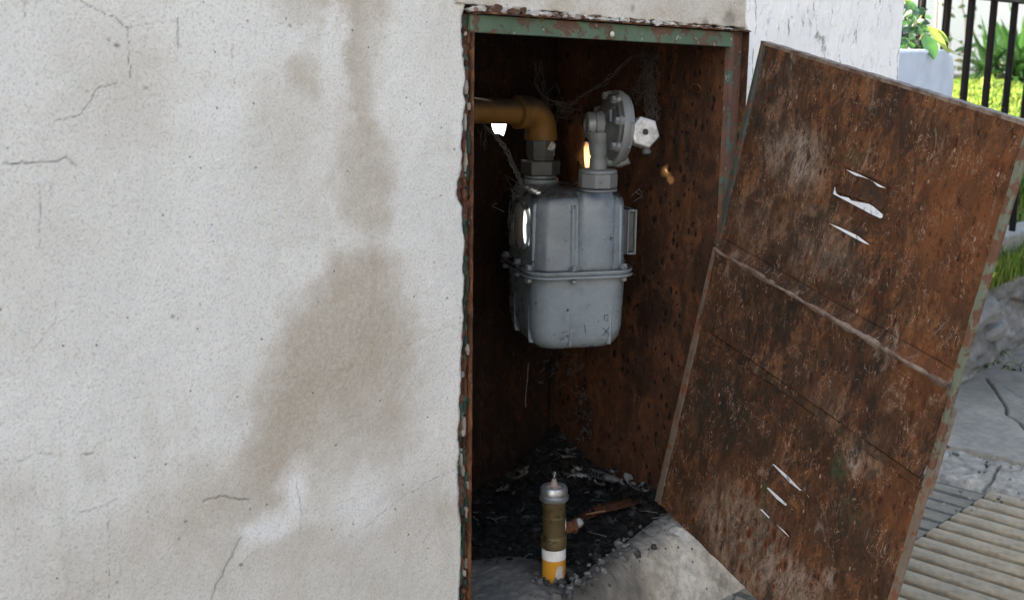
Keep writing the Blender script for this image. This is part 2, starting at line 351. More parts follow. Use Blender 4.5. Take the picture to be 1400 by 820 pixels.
for (x, y, r) in [(160, 62, 5), (148, 54, 3), (120, 125, 3), (127, 131, 2.5), (158, 114, 2.5), (200, 120, 3.5), (236, 432, 4), (118, 620, 3), (283, 635, 2), (254, 712, 3), (245, 736, 3), (330, 771, 4), (551, 662, 2.5), (339, 29, 2.5), (397, 35, 3), (10, 202, 2.5), (160, 795, 2.5), (145, 780, 2), (459, 608, 2), (192, 655, 2)]:
    p = hit(x, y, 1, WY); s = hit(x+r, y, 1, WY)[0]-p[0]
    CR.append((np.array([[p[0]-s*.3, p[2]], [p[0]+s*.3, p[2]-s*.3]]), s*.9, .85))

def wear(X, Z):
    wx = X+.034*(fbm(X*26, Z*26, 4, 3)-.5)+.012*(fbm(X*130, Z*130, 3, 8)-.5); wz = Z+.05*(fbm(X*22, Z*22, 4, 5)-.5)
    col = np.zeros(X.shape+(4,)); col[..., 3] = 1
    for cx, cz, rx, rz, amt, ch, soft in BR:
        d = np.hypot((wx-cx)/rx, (wz-cz)/rz); k = np.minimum(.97, 1.15*amt*sstep(1.6, .0, d+.35*(fbm(X*75, Z*75, 4, 41)-.5)))
        col[..., ch] = 1-(1-col[..., ch])*(1-k)
    col[..., 0] *= .75+.5*fbm(X*60, Z*60, 4, 12)
    col[..., 0] *= (1-col[..., 2]*.9)
    col[..., 0] = .78*(1-np.exp(-1.15*col[..., 0]/.78))
    for q, wd, amt in CR:
        lo = q.min(0)-.006; hi = q.max(0)+.006
        msk = (X > lo[0]) & (X < hi[0]) & (Z > lo[1]) & (Z < hi[1])
        if not msk.any(): continue
        xs = X[msk]; zs = Z[msk]; dm = np.full(xs.shape, 9.)
        for a, b in zip(q[:-1], q[1:]):
            ab = b-a; t = np.clip(((xs-a[0])*ab[0]+(zs-a[1])*ab[1])/(ab@ab+1e-12), 0, 1)
            dm = np.minimum(dm, np.hypot(xs-a[0]-ab[0]*t, zs-a[1]-ab[1]*t))
        k = amt*np.clip(1.25-dm/(wd*.62), 0, 1)*(.35+.9*fbm(xs*140, zs*140, 3, 77)); col[..., 1][msk] = np.maximum(col[..., 1][msk], k)
    return col
def relief(X, Z): return .0016*(fbm(X*9, Z*9, 4, 21)-.5)+.0005*(fbm(X*120, Z*120, 3, 31)-.5)
STEP = .0011
zs = np.arange(0, .74, STEP); ncol = 400
tt = np.concatenate([np.linspace(0, 1, ncol), [1, 1, 1]])
Zg = np.repeat(zs[:, None], ncol+3, 1); xe = edgeX(zs)+.0022*(fbm(zs*90, zs*0+3, 4, 2)-.5)*2
Xg = .27+(xe[:, None]-.27)*tt[None]
Yg = WY-relief(Xg, Zg)
dE = xe[:, None]-Xg; Yg += .004*sstep(.006, 0, dE)                # plaster rounds off at its broken edge
Yg[:, -3] += .004; Yg[:, -2] += .014; Yg[:, -1] += .05; Xg[:, -2] -= .002; Xg[:, -1] -= .004
mb = MB(); mb.grid(np.stack([Xg, Yg, Zg], -1)); A1 = wear(Xg, Zg).reshape(-1, 4)
A1[:, 1] = np.maximum(A1[:, 1], .75*sstep(.0022, .0, dE).reshape(-1)*(fbm(Zg*140, Xg*0, 3, 6).reshape(-1) > .42))
# lintel strip above the cabinet
lin = np.array([hit(x, y, 1, WY)[[0, 2]] for x, y in [(630, 6), (660, 9), (700, 12), (760, 17), (800, 21), (850, 25), (900, 29), (950, 33), (1018, 38)]])
X2 = np.arange(float(edgeX(.7))-.02, 1.129, STEP)
zl = np.interp(X2, lin[:, 0], lin[:, 1])+.0018*(fbm(X2*110, X2*0, 4, 44)-.5)*2
t2 = np.concatenate([[0, 0, 0], np.linspace(0, 1, 60)]); Zg2 = zl[None]+(.74-zl[None])*t2[:, None]; Xg2 = np.repeat(X2[None], len(t2), 0)
Yg2 = WY-.0015-relief(Xg2, Zg2); Yg2[0] += .06; Yg2[1] += .012; Yg2[2] += .003; Zg2[0] += .003
w2 = wear(Xg2, Zg2); k2 = sstep(.05, .0, np.abs(Zg2-zl[None]))
w2[..., 0] = np.clip(.18+.5*k2*fbm(Xg2*40, Zg2*60, 4, 9)+.5*sstep(1.06, 1.12, Xg2)*fbm(Xg2*50, Zg2*90, 4, 19), 0, .6)
for cx, cz, r in ((1.055, .652, .008), (1.10, .66, .014), (.93, .664, .005)):
    w2[..., 1] = np.maximum(w2[..., 1], .45*sstep(1.2, .2, np.hypot((Xg2-cx)/r, (Zg2-cz)/r)+.8*(fbm(Xg2*160, Zg2*160, 3, 4)-.5)))
mb.grid(np.stack([Xg2, Yg2, Zg2], -1)); A = np.concatenate([A1, w2.reshape(-1, 4)])
o = obj('plaster', mb, M_pl, wall, smooth='all', attrs={'wear': A}, fixn=False)
mb = MB()
for x0, x1, z0, z1 in ((-5, .2704, 0, .74), (-5, 1.129, .7385, 2.7)):
    xs_ = np.linspace(x0, x1, 40); zs_ = np.linspace(z0, z1, 30); XX, ZZ = np.meshgrid(xs_, zs_); mb.grid(np.stack([XX, np.full_like(XX, WY+.0006), ZZ], -1))
ao = np.zeros((len(mb.v), 4)); ao[:, 0] = .12; ao[:, 3] = 1
obj('plaster', mb, M_pl, wall, attrs={'wear': ao}, fixn=False)
CX0, CX1, CZ0, CZ1, CYB = .645, 1.104, .055, .662, .969         # cabinet cavity
mb = MB(); mb.box((-5, WY+.004, 0), (.60, CYB-.001, .8)).box((.602, WY+.05, 0), (CX0-.003, CYB-.001, .8)).box((CX0-.003, WY+.02, CZ1+.004), (1.127, CYB-.001, .8)).box((-5, WY+.004, .802), (1.127, CYB-.001, 2.7)).box((CX0-.003, WY+.03, 0), (1.127, CYB-.001, CZ0-.004))
obj('masonry', mb, M_ins, wall)

# --- white pillar to the right of the cabinet
pil = thing('gate_pillar', 'white painted pillar with fine flaking cracks between cabinet and railing', 'pillar', (1.32, WY, 0))
pr = hit(1233, 60, 1, WY)[0]
XX, ZZ = np.meshgrid(np.linspace(1.1305, pr, 150), np.linspace(0, 2.7, 500)); YY = WY-.001-.0022*(fbm(XX*14, ZZ*8, 4, 51)-.5)-.001*(fbm(XX*110, ZZ*60, 3, 52)-.5)
XX[:, 0] = np.where(ZZ[:, 0] < .652, 1.1378, XX[:, 0]); XX[:, 1:4] = np.maximum(XX[:, 1:4], XX[:, :1]+.0004*np.arange(1, 4)); YY[:, 0] += .006; YY[:, -1] += .004; YY[:, -2] += .001
mb = MB(); mb.grid(np.stack([XX, YY, ZZ], -1)); obj('render_coat', mb, M_wp, pil, smooth='all', fixn=False)
mb = MB(); mb.box((1.1377, WY+.004, 0), (pr-.0005, CYB+.02, 2.7)); obj('masonry', mb, M_wp, pil, bevel=.003)

# ------------------------------------------------------------------ meter cabinet
M_rin = rust('rusted_sheet_inside', dark=(.022, .011, .007), mid=(.060, .025, .012), light=(.098, .039, .0165), grey=(.10, .075, .06), greyamt=(.74, .85), spots=1., spotscale=150, flecks=.25, mott=.5, spotmask=(.1, .3), blobs=[('tan', (.2, hit(x, y, 0, 1.1015)[1]-.85, hit(x, y, 0, 1.1015)[2]-.055), (9, rx*.55, rz*.6), .9) for x, y, rx, rz in ((911, 237, .016, .014), (918, 249, .014, .012), (804, 222, .03, .04))])  # tan blobs paint extra brightness into the sheet where sun spots fall
M_rbk = rust('shaded_rusted_sheet', dark=(.005, .0036, .0028), mid=(.017, .0085, .0052), light=(.036, .0145, .007), grey=(.03, .025, .021), greyamt=(.76, .86), spots=.8, spotscale=85, flecks=.2)  # darker copy of the inside sheet, cabinet shade put into its colour
g = G('flaking_green_paint', .6); v = g.co(); n = g.noise(g.warp(v, 60, .02), 48, 5, .7)
bs = g.mix(g.rng(g.noise(v, 20, 3), .3, .7), (.055, .105, .065), (.085, .145, .095)); rs = g.mix(g.noise(v, 90, 4), (.05, .022, .014), (.15, .065, .035))
mk = g.rng(n, .51, .56); bs = g.mix(mk, bs, rs); bs = g.mix(g.math('MULTIPLY', g.rng(g.noise(v, 130, 3), .66, .7), .7), bs, (.4, .4, .36))
M_grn = g.done(bs, g.bump(g.math('SUBTRACT', 1., mk), .6, .0008))
g = G('rust_with_green_remains', .75); v = g.co(); n = g.noise(g.warp(v, 60, .02), 42, 5, .7)
rs = g.mix(g.noise(v, 70, 4), (.04, .018, .012), (.19, .085, .058)); mk = g.rng(n, .50, .55); bs = g.mix(mk, rs, (.06, .10, .075))
bs = g.mix(g.math('MULTIPLY', g.rng(g.noise(v, 150, 3), .66, .7), .8), bs, (.3, .25, .22))
M_rgr = g.done(bs, g.bump(g.math('ADD', mk, g.noise(v, 200, 3)), .6, .0009))
M_edge = rust('rusted_edge', dark=(.03, .014, .009), mid=(.10, .04, .02), light=(.2, .085, .04), greyamt=(.62, .7), spots=.3)
M_flk = tinted('paint_flake')
cab = thing('meter_cabinet', 'rusted sheet-metal cabinet with green frame let into the stucco wall', 'cabinet', (.9, .85, CZ0))
# side panels, top and floor
mb = MB(); XX, ZZ = np.meshgrid(np.linspace(.0, 1, 60), np.linspace(CZ0, CZ1, 120))
YY = WY+.004+(CYB-WY-.005)*XX; Xp = 1.102-.0016*(fbm(XX*4, ZZ*7, 3, 61))
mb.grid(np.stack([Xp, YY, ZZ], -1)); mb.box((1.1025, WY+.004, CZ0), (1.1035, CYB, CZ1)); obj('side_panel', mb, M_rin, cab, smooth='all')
mb = MB(); mb.box((CX0, WY+.022, CZ0), (CX0+.0015, CYB, CZ1)); obj('side_panel', mb, M_rbk, cab)
mb = MB(); mb.box((CX0+.002, WY+.02, CZ1-.002), (1.1015, CYB, CZ1)); obj('top_panel', mb, M_rbk, cab)
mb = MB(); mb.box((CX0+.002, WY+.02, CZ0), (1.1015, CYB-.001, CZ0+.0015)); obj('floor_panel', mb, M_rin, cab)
# back panel rusted through: the sun comes in through its holes
def onback(p): # walk towards the sun from a lit spot to the back panel
    k = (CYB-p[1])/SUN[1]; q = p+SUN*k; return q[0], q[2]
def ell(cx, cz, rx, rz, n=12, jit=.25, tilt=0.):
    out = []
    for i in range(n):
        t = -2*math.pi*i/n; r = 1+random.uniform(-jit, jit); a, b = rx*r*math.cos(t), rz*r*math.sin(t)
        out.append((cx+a*math.cos(tilt)-b*math.sin(tilt), cz+a*math.sin(tilt)+b*math.cos(tilt)))
    return out
holes = [[(hit(x, y, 1, CYB)[0], hit(x, y, 1, CYB)[2]) for x, y in [(670, 150), (671, 165), (674, 178), (677, 183), (683, 183), (689, 186), (692, 176), (694, 162), (690, 150), (682, 146)]]]
spot = [hit(x, y, 0, 1.1015) for x, y in [(911, 237), (918, 249)]]
for p, rx, rz in zip(spot, (.0068, .0055), (.0040, .0032)):
    a, b = onback(p); holes.append(ell(a, min(b, CZ1-.012), rx, rz, 10, .15))
MT = math.radians(31.3); UM = np.array([math.cos(MT), -math.sin(MT), 0]); VM = np.array([math.sin(MT), math.cos(MT), 0])
MC = np.array([.983, .850, 0.])                                      # meter axis
def mp(a, b, z): return MC+UM*a+VM*b+np.array([0, 0, z])
lf = mp(-.0545, 0, 0)
PORT = hitp(713, 309, lf, -UM)
lit = hitp(717, 308, mp(-.0575, 0, 0), -UM)
a, b = onback(lit); holes.append(ell(a, b, .0115, .0205, 14, .06))
print('beam holes', [np.round(np.mean(h, 0), 3) for h in holes])
mb = MB(); mb.plate([(CX0-.02, CZ0-.02), (CX0-.02, CZ1+.03), (1.125, CZ1+.03), (1.125, CZ0-.02)], holes, (0, CYB, 0), (1, 0, 0), (0, 0, 1), (0, -1, 0), .0012)
obj('back_panel', mb, M_rbk, cab)
# front frame: green top bar, lip, angle-iron jambs
tb = [hit(x, y, 1, WY-.002) for x, y in [(645, 44.5), (1001, 64.8), (1002.5, 44.2), (646, 19.5)]]; lipR = hit(1022, 45.2, 1, WY-.002)
def bar(pts, d0, d1):
    P = [np.array([p[0], WY-d0, p[2]]) for p in pts]; Q = [np.array([p[0], WY+d1, p[2]]) for p in pts]
    return MB().hexa(P+Q)
beam = obj('frame_bar', bar(tb, .002, .003), M_grn, cab, bevel=.0008)
mb = MB(); n = 60; top = []
for i in range(n):
    t = i/(n-1); p = tb[3]*(1-t)+lipR*t; top.append(p)
ring = [[np.array([p[0], WY-.0065+.0012*math.sin(i*1.7), p[2]+.0008]), np.array([p[0], WY-.0068, p[2]+.0022+.0008*math.sin(i*2.3)]), np.array([p[0], WY+.02, p[2]+.0026]), np.array([p[0], WY+.02, p[2]+.0006])] for i, p in enumerate(top)]
mb.loft(ring); obj('frame_lip', mb, M_edge, cab)
# flakes of old render and paint along the lip
mb = MB(); cols = []
for i in range(170):
    t = random.random()**1.15; p = tb[3]*(1-t)+tb[2]*t; L = random.uniform(.002, .011)*(1.2-t*.6); h = random.uniform(.001, .0038)*(1.25-t*.7); y = WY-random.uniform(-.004, .006); z = p[2]+.0028+random.uniform(0, .0028)*(1.2-t)
    k = 7; pts = [(p[0]+L*math.cos(2*math.pi*j/k)*random.uniform(.6, 1.1), y-random.uniform(0, .0015), z+h*math.sin(2*math.pi*j/k)*random.uniform(.5, 1.1)) for j in range(k)]
    bk = [(a+.0006, b_+.004, c) for a, b_, c in pts]; n0 = len(mb.v); mb.loft([pts, bk])
    c = random.choice([(.5, .48, .46), (.4, .37, .34), (.2, .14, .11), (.58, .57, .55), (.12, .07, .05)]); cols += [(*c, 1)]*(len(mb.v)-n0)
tag(obj('paint_flake', mb, M_flk, cab, attrs={'tint': cols}), kind='stuff')
mb = MB(); bp = hit(836, 47, 1, WY-.003); mb.lathe(bp+[0, -.0003, 0], (0, -1, 0), [(0, .0026), (.0012, .0026), (.002, .0017)], 12)
obj('rivet', mb, simple('pale_rivet', (.6, .6, .56), (.5, .48, .42)), cab, smooth=True)
# right jamb
jp = [hit(x, y, 1, WY) for x, y in [(1003, 64), (1021, 46)]]
x0, x1 = jp[0][0], jp[1][0]
def jamb(xa, xb, ya, yb, name, mt):
    mb = MB(); zt = tb[0][2]; n = 34
    rg = []
    for i in range(n):
        z = .05+(.6462-.05)*i/(n-1); j = .0007*math.sin(i*1.9)+.0005*math.sin(i*4.1)
        rg.append([(xa+j*.4, ya+j, z), (xb+j, ya+j*.5, z), (xb+j, yb, z), (xa+j*.4, yb, z)])
    mb.loft(rg); return obj(name, mb, mt, cab, bevel=.0005, seg=1)
zr = hit(1010, 55, 1, WY)[2]
jamb(x0+.0008, x1-.0022, WY+.0035, WY+.0055, 'jamb', M_rgr)
jamb(x1-.002, x1, WY-.004, WY+.012, 'jamb', M_edge)
jamb(x0-.0082, x0+.0006, WY-.0005, WY+.0022, 'jamb', M_rgr)
jamb(x0-.0095, x0-.0085, WY-.001, WY+.03, 'jamb', M_rgr)
# left jamb: lip and flaking back face
lx = hit(645.5, 300, 1, WY)[0]
mb = MB(); rg = []
for i in range(90):
    z = .03+(.655-.03)*i/89; j = .0005*math.sin(i*1.3)+.0004*math.sin(i*3.7); xx = lx+float(.0025*(z-.35)*.3)+j*.5
    rg.append([(xx-.0012, WY-.001+j, z), (xx+.0004, WY-.001+j, z), (xx+.0004, WY+.02, z), (xx-.0012, WY+.02, z)])
mb.loft(rg); obj('jamb', mb, M_edge, cab)
mb = MB(); rg = []
for i in range(150):
    z = .03+(.652-.03)*i/149; j = .0012*math.sin(i*.9)+.0009*math.sin(i*2.9+1)
    rg.append([(lx-.014, WY+.0065+j, z), (lx-.0015, WY+.0045+j*.6, z), (lx-.0015, WY+.012, z), (lx-.014, WY+.012, z)])
mb.loft(rg); obj('jamb', mb, M_rgr, cab)
mb = MB(); cols = []
for i in range(120):
    z = random.uniform(.08, .5) if i < 90 else random.uniform(.5, .64); x = lx-random.uniform(.0015, .009); h = random.uniform(.002, .011); L = random.uniform(.0008, .0026); y = WY+random.uniform(.0, .005)
    k = 6; pts = [(x+L*math.cos(2*math.pi*j/k)*random.uniform(.6, 1.1), y, z+h*math.sin(2*math.pi*j/k)*random.uniform(.6, 1.1)) for j in range(k)]
    n0 = len(mb.v); mb.loft([pts, [(a, b_+.003, c) for a, b_, c in pts]])
    c = random.choice([(.42, .38, .33), (.035, .06, .045), (.05, .08, .06), (.14, .06, .035), (.05, .025, .018), (.3, .27, .24), (.03, .055, .045), (.07, .035, .022)]); cols += [(*c, 1)]*(len(mb.v)-n0)
tag(obj('paint_flake', mb, M_flk, cab, attrs={'tint': cols}), kind='stuff')
# wire ring welded on the side panel, and the seam of the back corner
rc = hit(952, 121, 0, 1.0995); pts = [rc+np.array([-.001, .006*math.cos(t), .0048*math.sin(t)])*(1+.12*math.sin(t*2)) for t in np.linspace(0, 2*math.pi*1.6, 34)]
mb = MB(); mb.tube(pts, .0011, 6); obj('wire_ring', mb, M_edge, cab, smooth='all')
mb = MB(); mb.box((1.092, CYB-.006, CZ0), (1.0995, CYB-.0015, CZ1-.004)); obj('corner_seam', mb, M_rbk, cab, bevel=.001)

# ------------------------------------------------------------------ gas meter
M_met = painted('grey_meter_paint', (.275, .322, .358), .27, (.035, .031, .028), (.035, .033, .032), (.665, .69), (.10, .10, .10), 75, 0, .45, .25)
M_cast = painted('cast_grey_metal', (.215, .232, .238), .5, None, (.09, .088, .08), (.62, .7), (.11, .11, .105), 95, .15, .55, .7)
M_castd = painted('dirty_cast_metal', (.094, .100, .103), .55, None, (.03, .029, .027), (.6, .7), (.05, .048, .045), 80, .2, .6, .7)
M_glass = painted('grimy_glass', (.035, .037, .04), .18, None, (.12, .12, .115), (.68, .74), (.10, .098, .095), 60, 0, .5, .1, .8)
M_bolt = painted('bolt_steel', (.25, .27, .28), .42, None, (.06, .045, .035), (.58, .66), (.1, .095, .09), 150, .4, .4, .3)
M_ink = simple('black_marker', (.02, .02, .022), (.04, .04, .042))
met = thing('gas_meter', 'blue-grey cast gas meter with bolted waist flange hanging inside the cabinet', 'gas meter', mp(0, 0, .30))
def rr(a, b, r, z, k=7, top=None):
    pts = []
    for cx, cy, t0 in ((a-r, b-r, 0), (-a+r, b-r, 90), (-a+r, -b+r, 180), (a-r, -b+r, 270)):
        for j in range(k+1):
            t = math.radians(t0+90*j/k); pts.append(mp(cx+r*math.cos(t), cy+r*math.sin(t), z if top is None else z+top(cx+r*math.cos(t), cy+r*math.sin(t))))
    return pts
zF = .389
A, B = .0545, .0645
mb = MB(); secs = [(zF+.002, .0, .022), (zF+.006, .0015, .022), (.462, .003, .022), (.468, .0042, .0215), (.4725, .0075, .020), (.4755, .0125, .017), (.4772, .019, .012), (.478, .03, .008)]
mb.loft([rr(A-d, B-d, r, z) for z, d, r in secs]); obj('upper_body', mb, M_met, met, smooth=True)
mb = MB(); secs = [(zF-.002, .0, .022), (zF-.008, .0006, .022), (.328, .0020, .022), (.316, .0038, .022), (.3085, .0078, .021), (.3042, .014, .018), (.3025, .026, .012)]
mb.loft([rr(A-d, B-d, r, z) for z, d, r in secs]); obj('lower_body', mb, M_met, met, smooth=True)
mb = MB()
for z0, z1, e in ((zF-.0042, zF-.0006, .0078), (zF+.0008, zF+.0044, .0072)):
    mb.loft([rr(A+e-.0008, B+e-.0008, .026, z0), rr(A+e, B+e, .027, z0+.0008), rr(A+e, B+e, .027, z1-.0008), rr(A+e-.0008, B+e-.0008, .026, z1)])
mb.loft([rr(A+.0055, B+.0055, .025, zF-.001), rr(A+.0055, B+.0055, .025, zF+.0008)])
obj('waist_flange', mb, M_met, met, smooth=True)
# cast ribs: shallow vertical fins down the faces, boss under the outlet
def fin(name, a, b, nx, ny, z0, z1, w, d, mat=M_met):
    n = UM*nx+VM*ny; tng = UM*-ny+VM*nx; mb = MB(); rg = []
    for z, k in ((z0, .2), (z0+.004, 1), (z1-.004, 1), (z1, .2)):
        c = mp(a, b, z); rg.append([c+tng*w*math.cos(t)+n*(d*k*math.sin(t)) for t in np.linspace(0, math.pi, 7)]+[c+tng*-w-n*.004, c+tng*w-n*.004])
    mb.loft(rg); return obj(name, mb, mat, met, smooth=True)
fin('rib', -.012, -B+.0026, 0, -1, zF+.004, .463, .0028, .0032); fin('rib', .0425, -B+.0085, .35, -.94, zF+.004, .464, .0022, .004)
fin('rib', -.012, -B+.0032, 0, -1, .309, zF-.005, .0018, .0024); fin('rib', .0335, -B+.0038, .1, -1, .309, zF-.005, .0018, .0026)
fin('rib', -A+.0035, -.0475, -.9, -.3, zF+.004, .464, .002, .0026); fin('rib', -A+.0032, -.038, -1, 0, .310, zF-.005, .0018, .0022); fin('rib', -A+.0032, .02, -1, 0, .310, zF-.005, .0018, .0022)
mb = MB(); rg = []
for z, k in ((zF+.001, .35), (zF+.004, .75), (zF+.009, 1), (.460, 1), (.467, .93), (.4725, .7), (.476, .35)):
    c = mp(.014, -B+.0035, z); rg.append([c+UM*.0205*math.cos(t)*(.75+.25*k)-VM*.0095*k*math.sin(t) for t in np.linspace(0, math.pi, 15)]+[c-UM*.0205+VM*.006, c+UM*.0205+VM*.006])
mb.loft(rg); obj('outlet_boss', mb, M_met, met, smooth=True)
for a, b in ((-.0125, -B-.0042), (.046, -B+.0005), (-A-.0028, -.052), (-A-.0045, -.012), (-A-.0045, .038), (A+.0045, -.02), (A+.0045, .03), (-.02, B+.004), (.03, B+.004)):
    mb = MB(); mb.lathe(mp(a, b, zF+.0046), (0, 0, 1), [(0, .0050), (.0008, .0050)], 16).lathe(mp(a, b, zF+.0054), (0, 0, 1), [(0, .0040), (.0034, .0040), (.0042, .0032)], 6)
    mb.lathe(mp(a, b, zF-.0052), (0, 0, -1), [(0, .0040), (.0034, .0040), (.0042, .0032)], 6); obj('bolt', mb, M_bolt, met)
# round sight port on the left face
pc = PORT+UM*.0005
mb = MB(); mb.lathe(pc+UM*.004, -UM, [(0, .0275), (.0058, .0275), (.0072, .0262), (.0072, .0238), (.0045, .0232)], 32, cap1=False)
ringp = obj('sight_port', mb, M_met, met, smooth=True)
mb = MB(); mb.lathe(pc+UM*.002, -UM, [(0, .0236), (.0048, .0236), (.0056, .018), (.006, .0)], 32)
obj('sight_glass', mb, simple('milky_glass', (.5, .5, .49), (.42, .41, .4), 90, .25, .1), ringp, smooth=True)
# counter box on the right face
def ubox(mb, a0, a1, b0, b1, z0, z1): return mb.hexa([mp(a0, b0, z0), mp(a1, b0, z0), mp(a1, b1, z0), mp(a0, b1, z0), mp(a0, b0, z1), mp(a1, b0, z1), mp(a1, b1, z1), mp(a0, b1, z1)])
mb = ubox(MB(), A-.006, A+.0065, -.034, .034, .4025, .4535); cb = obj('counter_box', mb, M_castd, met, bevel=.0022)
mb = MB(); ubox(mb, A+.0066, A+.0158, -.031, .031, .4050, .4510); obj('counter_window', mb, M_glass, cb, bevel=.0016)
mb = MB()
for b0, b1, z0, z1 in ((-.0335, -.0302, .4035, .4525), (.0302, .0335, .4035, .4525), (-.0302, .0302, .4507, .4525), (-.0302, .0302, .4035, .4053)): ubox(mb, A+.0146, A+.0166, b0, b1, z0, z1)
for a0_, a1_, z0, z1 in ((.0060, .0078, .403, .453), (.0148, .0166, .403, .453), (.0079, .0147, .4508, .453), (.0079, .0147, .403, .4052)): ubox(mb, A+a0_, A+a1_, -.0345, -.0312, z0, z1)
obj('counter_frame', mb, M_cast, cb, bevel=.0006)
mb = MB(); mb.lathe(mp(.0345, -.030, .4772), (0, 0, 1), [(0, .005), (.0035, .005), (.004, .0042)], 6); obj('test_plug', mb, M_bolt, met)
# scratches, pen marks on the lower front
yb = -B+.0022
def pen(pts, r=.0003):
    mb = MB(); P = []
    for x, y in pts: P.append(hitp(x, y, mp(0, yb-.0009, 0), -VM))
    mb.tube(P, r, 5); return mb
mb = MB()
for pts in ([(824, 448), (833, 457)], [(833, 447), (825, 458)], [(826, 431), (831, 430), (831, 438), (827, 438), (826, 431)], [(799, 444), (801, 455)], [(768, 455), (775, 453)], [(765, 462), (767, 466)]):
    k = pen(pts); mb.add(k.v, k.f)
obj('pen_mark', mb, M_ink, met)
k = hitp(776, 424, mp(0, yb-.0006, 0), -VM); mb = MB().lathe(k, -VM, [(0, .0016), (.0006, .0012)], 10); obj('drain_hole', mb, M_ink, met)
# outlet union nut (part of the regulator), inlet union (part of the pipe)
fo = mp(.0225, -.0385, .476); 
# ------------------------------------------------------------------ regulator, riser up from the front union
reg = thing('pressure_regulator', 'grey cast gas regulator with flanged round body and bright hexagonal end cap', 'regulator', fo)
def px3(x, y, off=0.): # a point at the regulator's distance
    d = (fo-CP)@FW; return CP+ray(x, y)*(d-off)
sc = ((fo-CP)@FW)/F    # metres per pixel there
mb = MB(); mb.lathe(fo+[0, 0, -.001], (0, 0, 1), [(0, .0215), (.003, .0215), (.003, .0205)], 32, cap1=True)
n = mb.lathe(fo+[0, 0, .003], (0, 0, 1), [(0, .0205), (.0005, .0215), (.0145, .0215), (.016, .0198)], 8, ref=UM+VM*.35); mb.lathe(fo+[0, 0, .0185], (0, 0, 1), [(0, .0208), (.0035, .0206), (.0045, .0165)], 32)
obj('union_nut', mb, M_cast, reg, bevel=.0012)
zt = px3(817, 192)[2]
mb = MB(); mb.lathe(fo+[0, 0, .0225], (0, 0, 1), [(0, .0098), (.012, .0092), (.0125, .0085), (.0145, .0085), (.015, .0094), (zt-fo[2]-.034, .0100), (zt-fo[2]-.022, .0112), (zt-fo[2]-.020, .0122), (zt-fo[2]-.013, .0122)], 28)
obj('riser_neck', mb, M_cast, reg, smooth=True)
er = RT; eu = UP; et = -FW
dn = er*.80-et*(-.0)-et*.0+et*-.0; dn = (-er*.95+et*.28+eu*.03); dn /= np.linalg.norm(dn)       # visible face of the round body looks left and out
dc = px3(839, 176, .0)
Rb = 52*sc
# round body: cover (left), ring flange, rear dome (right)
mb = MB(); mb.lathe(dc, dn, [(-.0040, Rb*.985), (-.0030, Rb), (.0025, Rb), (.0035, Rb*.985)], 48); obj('ring_flange', mb, M_cast, reg, smooth=True)
mb = MB(); mb.lathe(dc, -dn, [(.0047, Rb*.93), (.0085, Rb*.93), (.0095, Rb*.90), (.0105, Rb*.72), (.0165, Rb*.55), (.0215, Rb*.34), (.0225, .001)], 44); obj('rear_cover', mb, M_cast, reg, smooth=True)
mb = MB(); mb.lathe(dc, dn, [(.0042, Rb*.90), (.0075, Rb*.89), (.0092, Rb*.78), (.0125, Rb*.64), (.0155, Rb*.52), (.0170, Rb*.45)], 44); front = obj('front_cover', mb, M_castd, reg, smooth=True)
for k in range(8):
    e1 = np.cross(dn, zz); e1 /= np.linalg.norm(e1); e2 = np.cross(dn, e1); t = 2*math.pi*(k+.35)/8; c = dc+(e1*math.cos(t)+e2*math.sin(t))*Rb*.86
    mb = MB(); mb.lathe(c+dn*.0035, dn, [(0, .0058), (.004, .0056), (.005, .0045)], 12).lathe(c+dn*.0085, dn, [(0, .0044), (.0036, .0044), (.0042, .0036)], 6).lathe(c-dn*.004, -dn, [(0, .0042), (.004, .0042), (.0045, .0034)], 6)
    obj('bolt', mb, M_bolt if k % 2 else M_cast, reg)
# inlet stub and plug, on the left
p0 = px3(834, 172, .006); p1 = px3(799, 171, .011); sa = p1-p0; L = np.linalg.norm(sa)
mb = MB(); mb.lathe(p0, sa, [(-.010, .021), (.004, .0170), (L*.45, .0148), (L*.62, .0138)], 30); obj('side_stub', mb, M_cast, reg, smooth=True)
mb = MB(); mb.lathe(p0+sa*.63, sa, [(0, .0120), (.0005, .0120), (.0008, .0140), (.0070, .0140), (.0086, .0130), (.0088, .0094), (.0066, .0084), (.0066, .0052), (.0084, .0046), (.0084, .0001)], 30); obj('threaded_plug', mb, M_bolt, reg, smooth=True)
# oval maker's plate on the cover
oc = px3(836, 159, .0270); on = (-er*.42+et*.88+eu*.12); on /= np.linalg.norm(on); o1 = np.cross(eu, on); o1 /= np.linalg.norm(o1); o2 = np.cross(on, o1); tl = math.radians(-12)
q1 = o1*math.cos(tl)+o2*math.sin(tl); q2 = -o1*math.sin(tl)+o2*math.cos(tl)
def oval(rx, ry, h0, h1, k=28): return [[oc+q1*rx*math.cos(2*math.pi*j/k)+q2*ry*math.sin(2*math.pi*j/k)+on*h for j in range(k)] for h in (h0, h1)]
mb = MB(); mb.loft(oval(.0066, .0102, -.012, .001)); pl = obj('name_plate', mb, M_castd, reg, bevel=.0008)
mb = MB(); mb.loft(oval(.0056, .0086, .0008, .0016)); obj('plate_field', mb, M_ink, pl)
mb = MB(); mb.obox(oc+on*.0019, q1*.0011+q2*.0004, q2*.0062-q1*.0016, on*.0004); obj('plate_bar', mb, M_cast, pl)
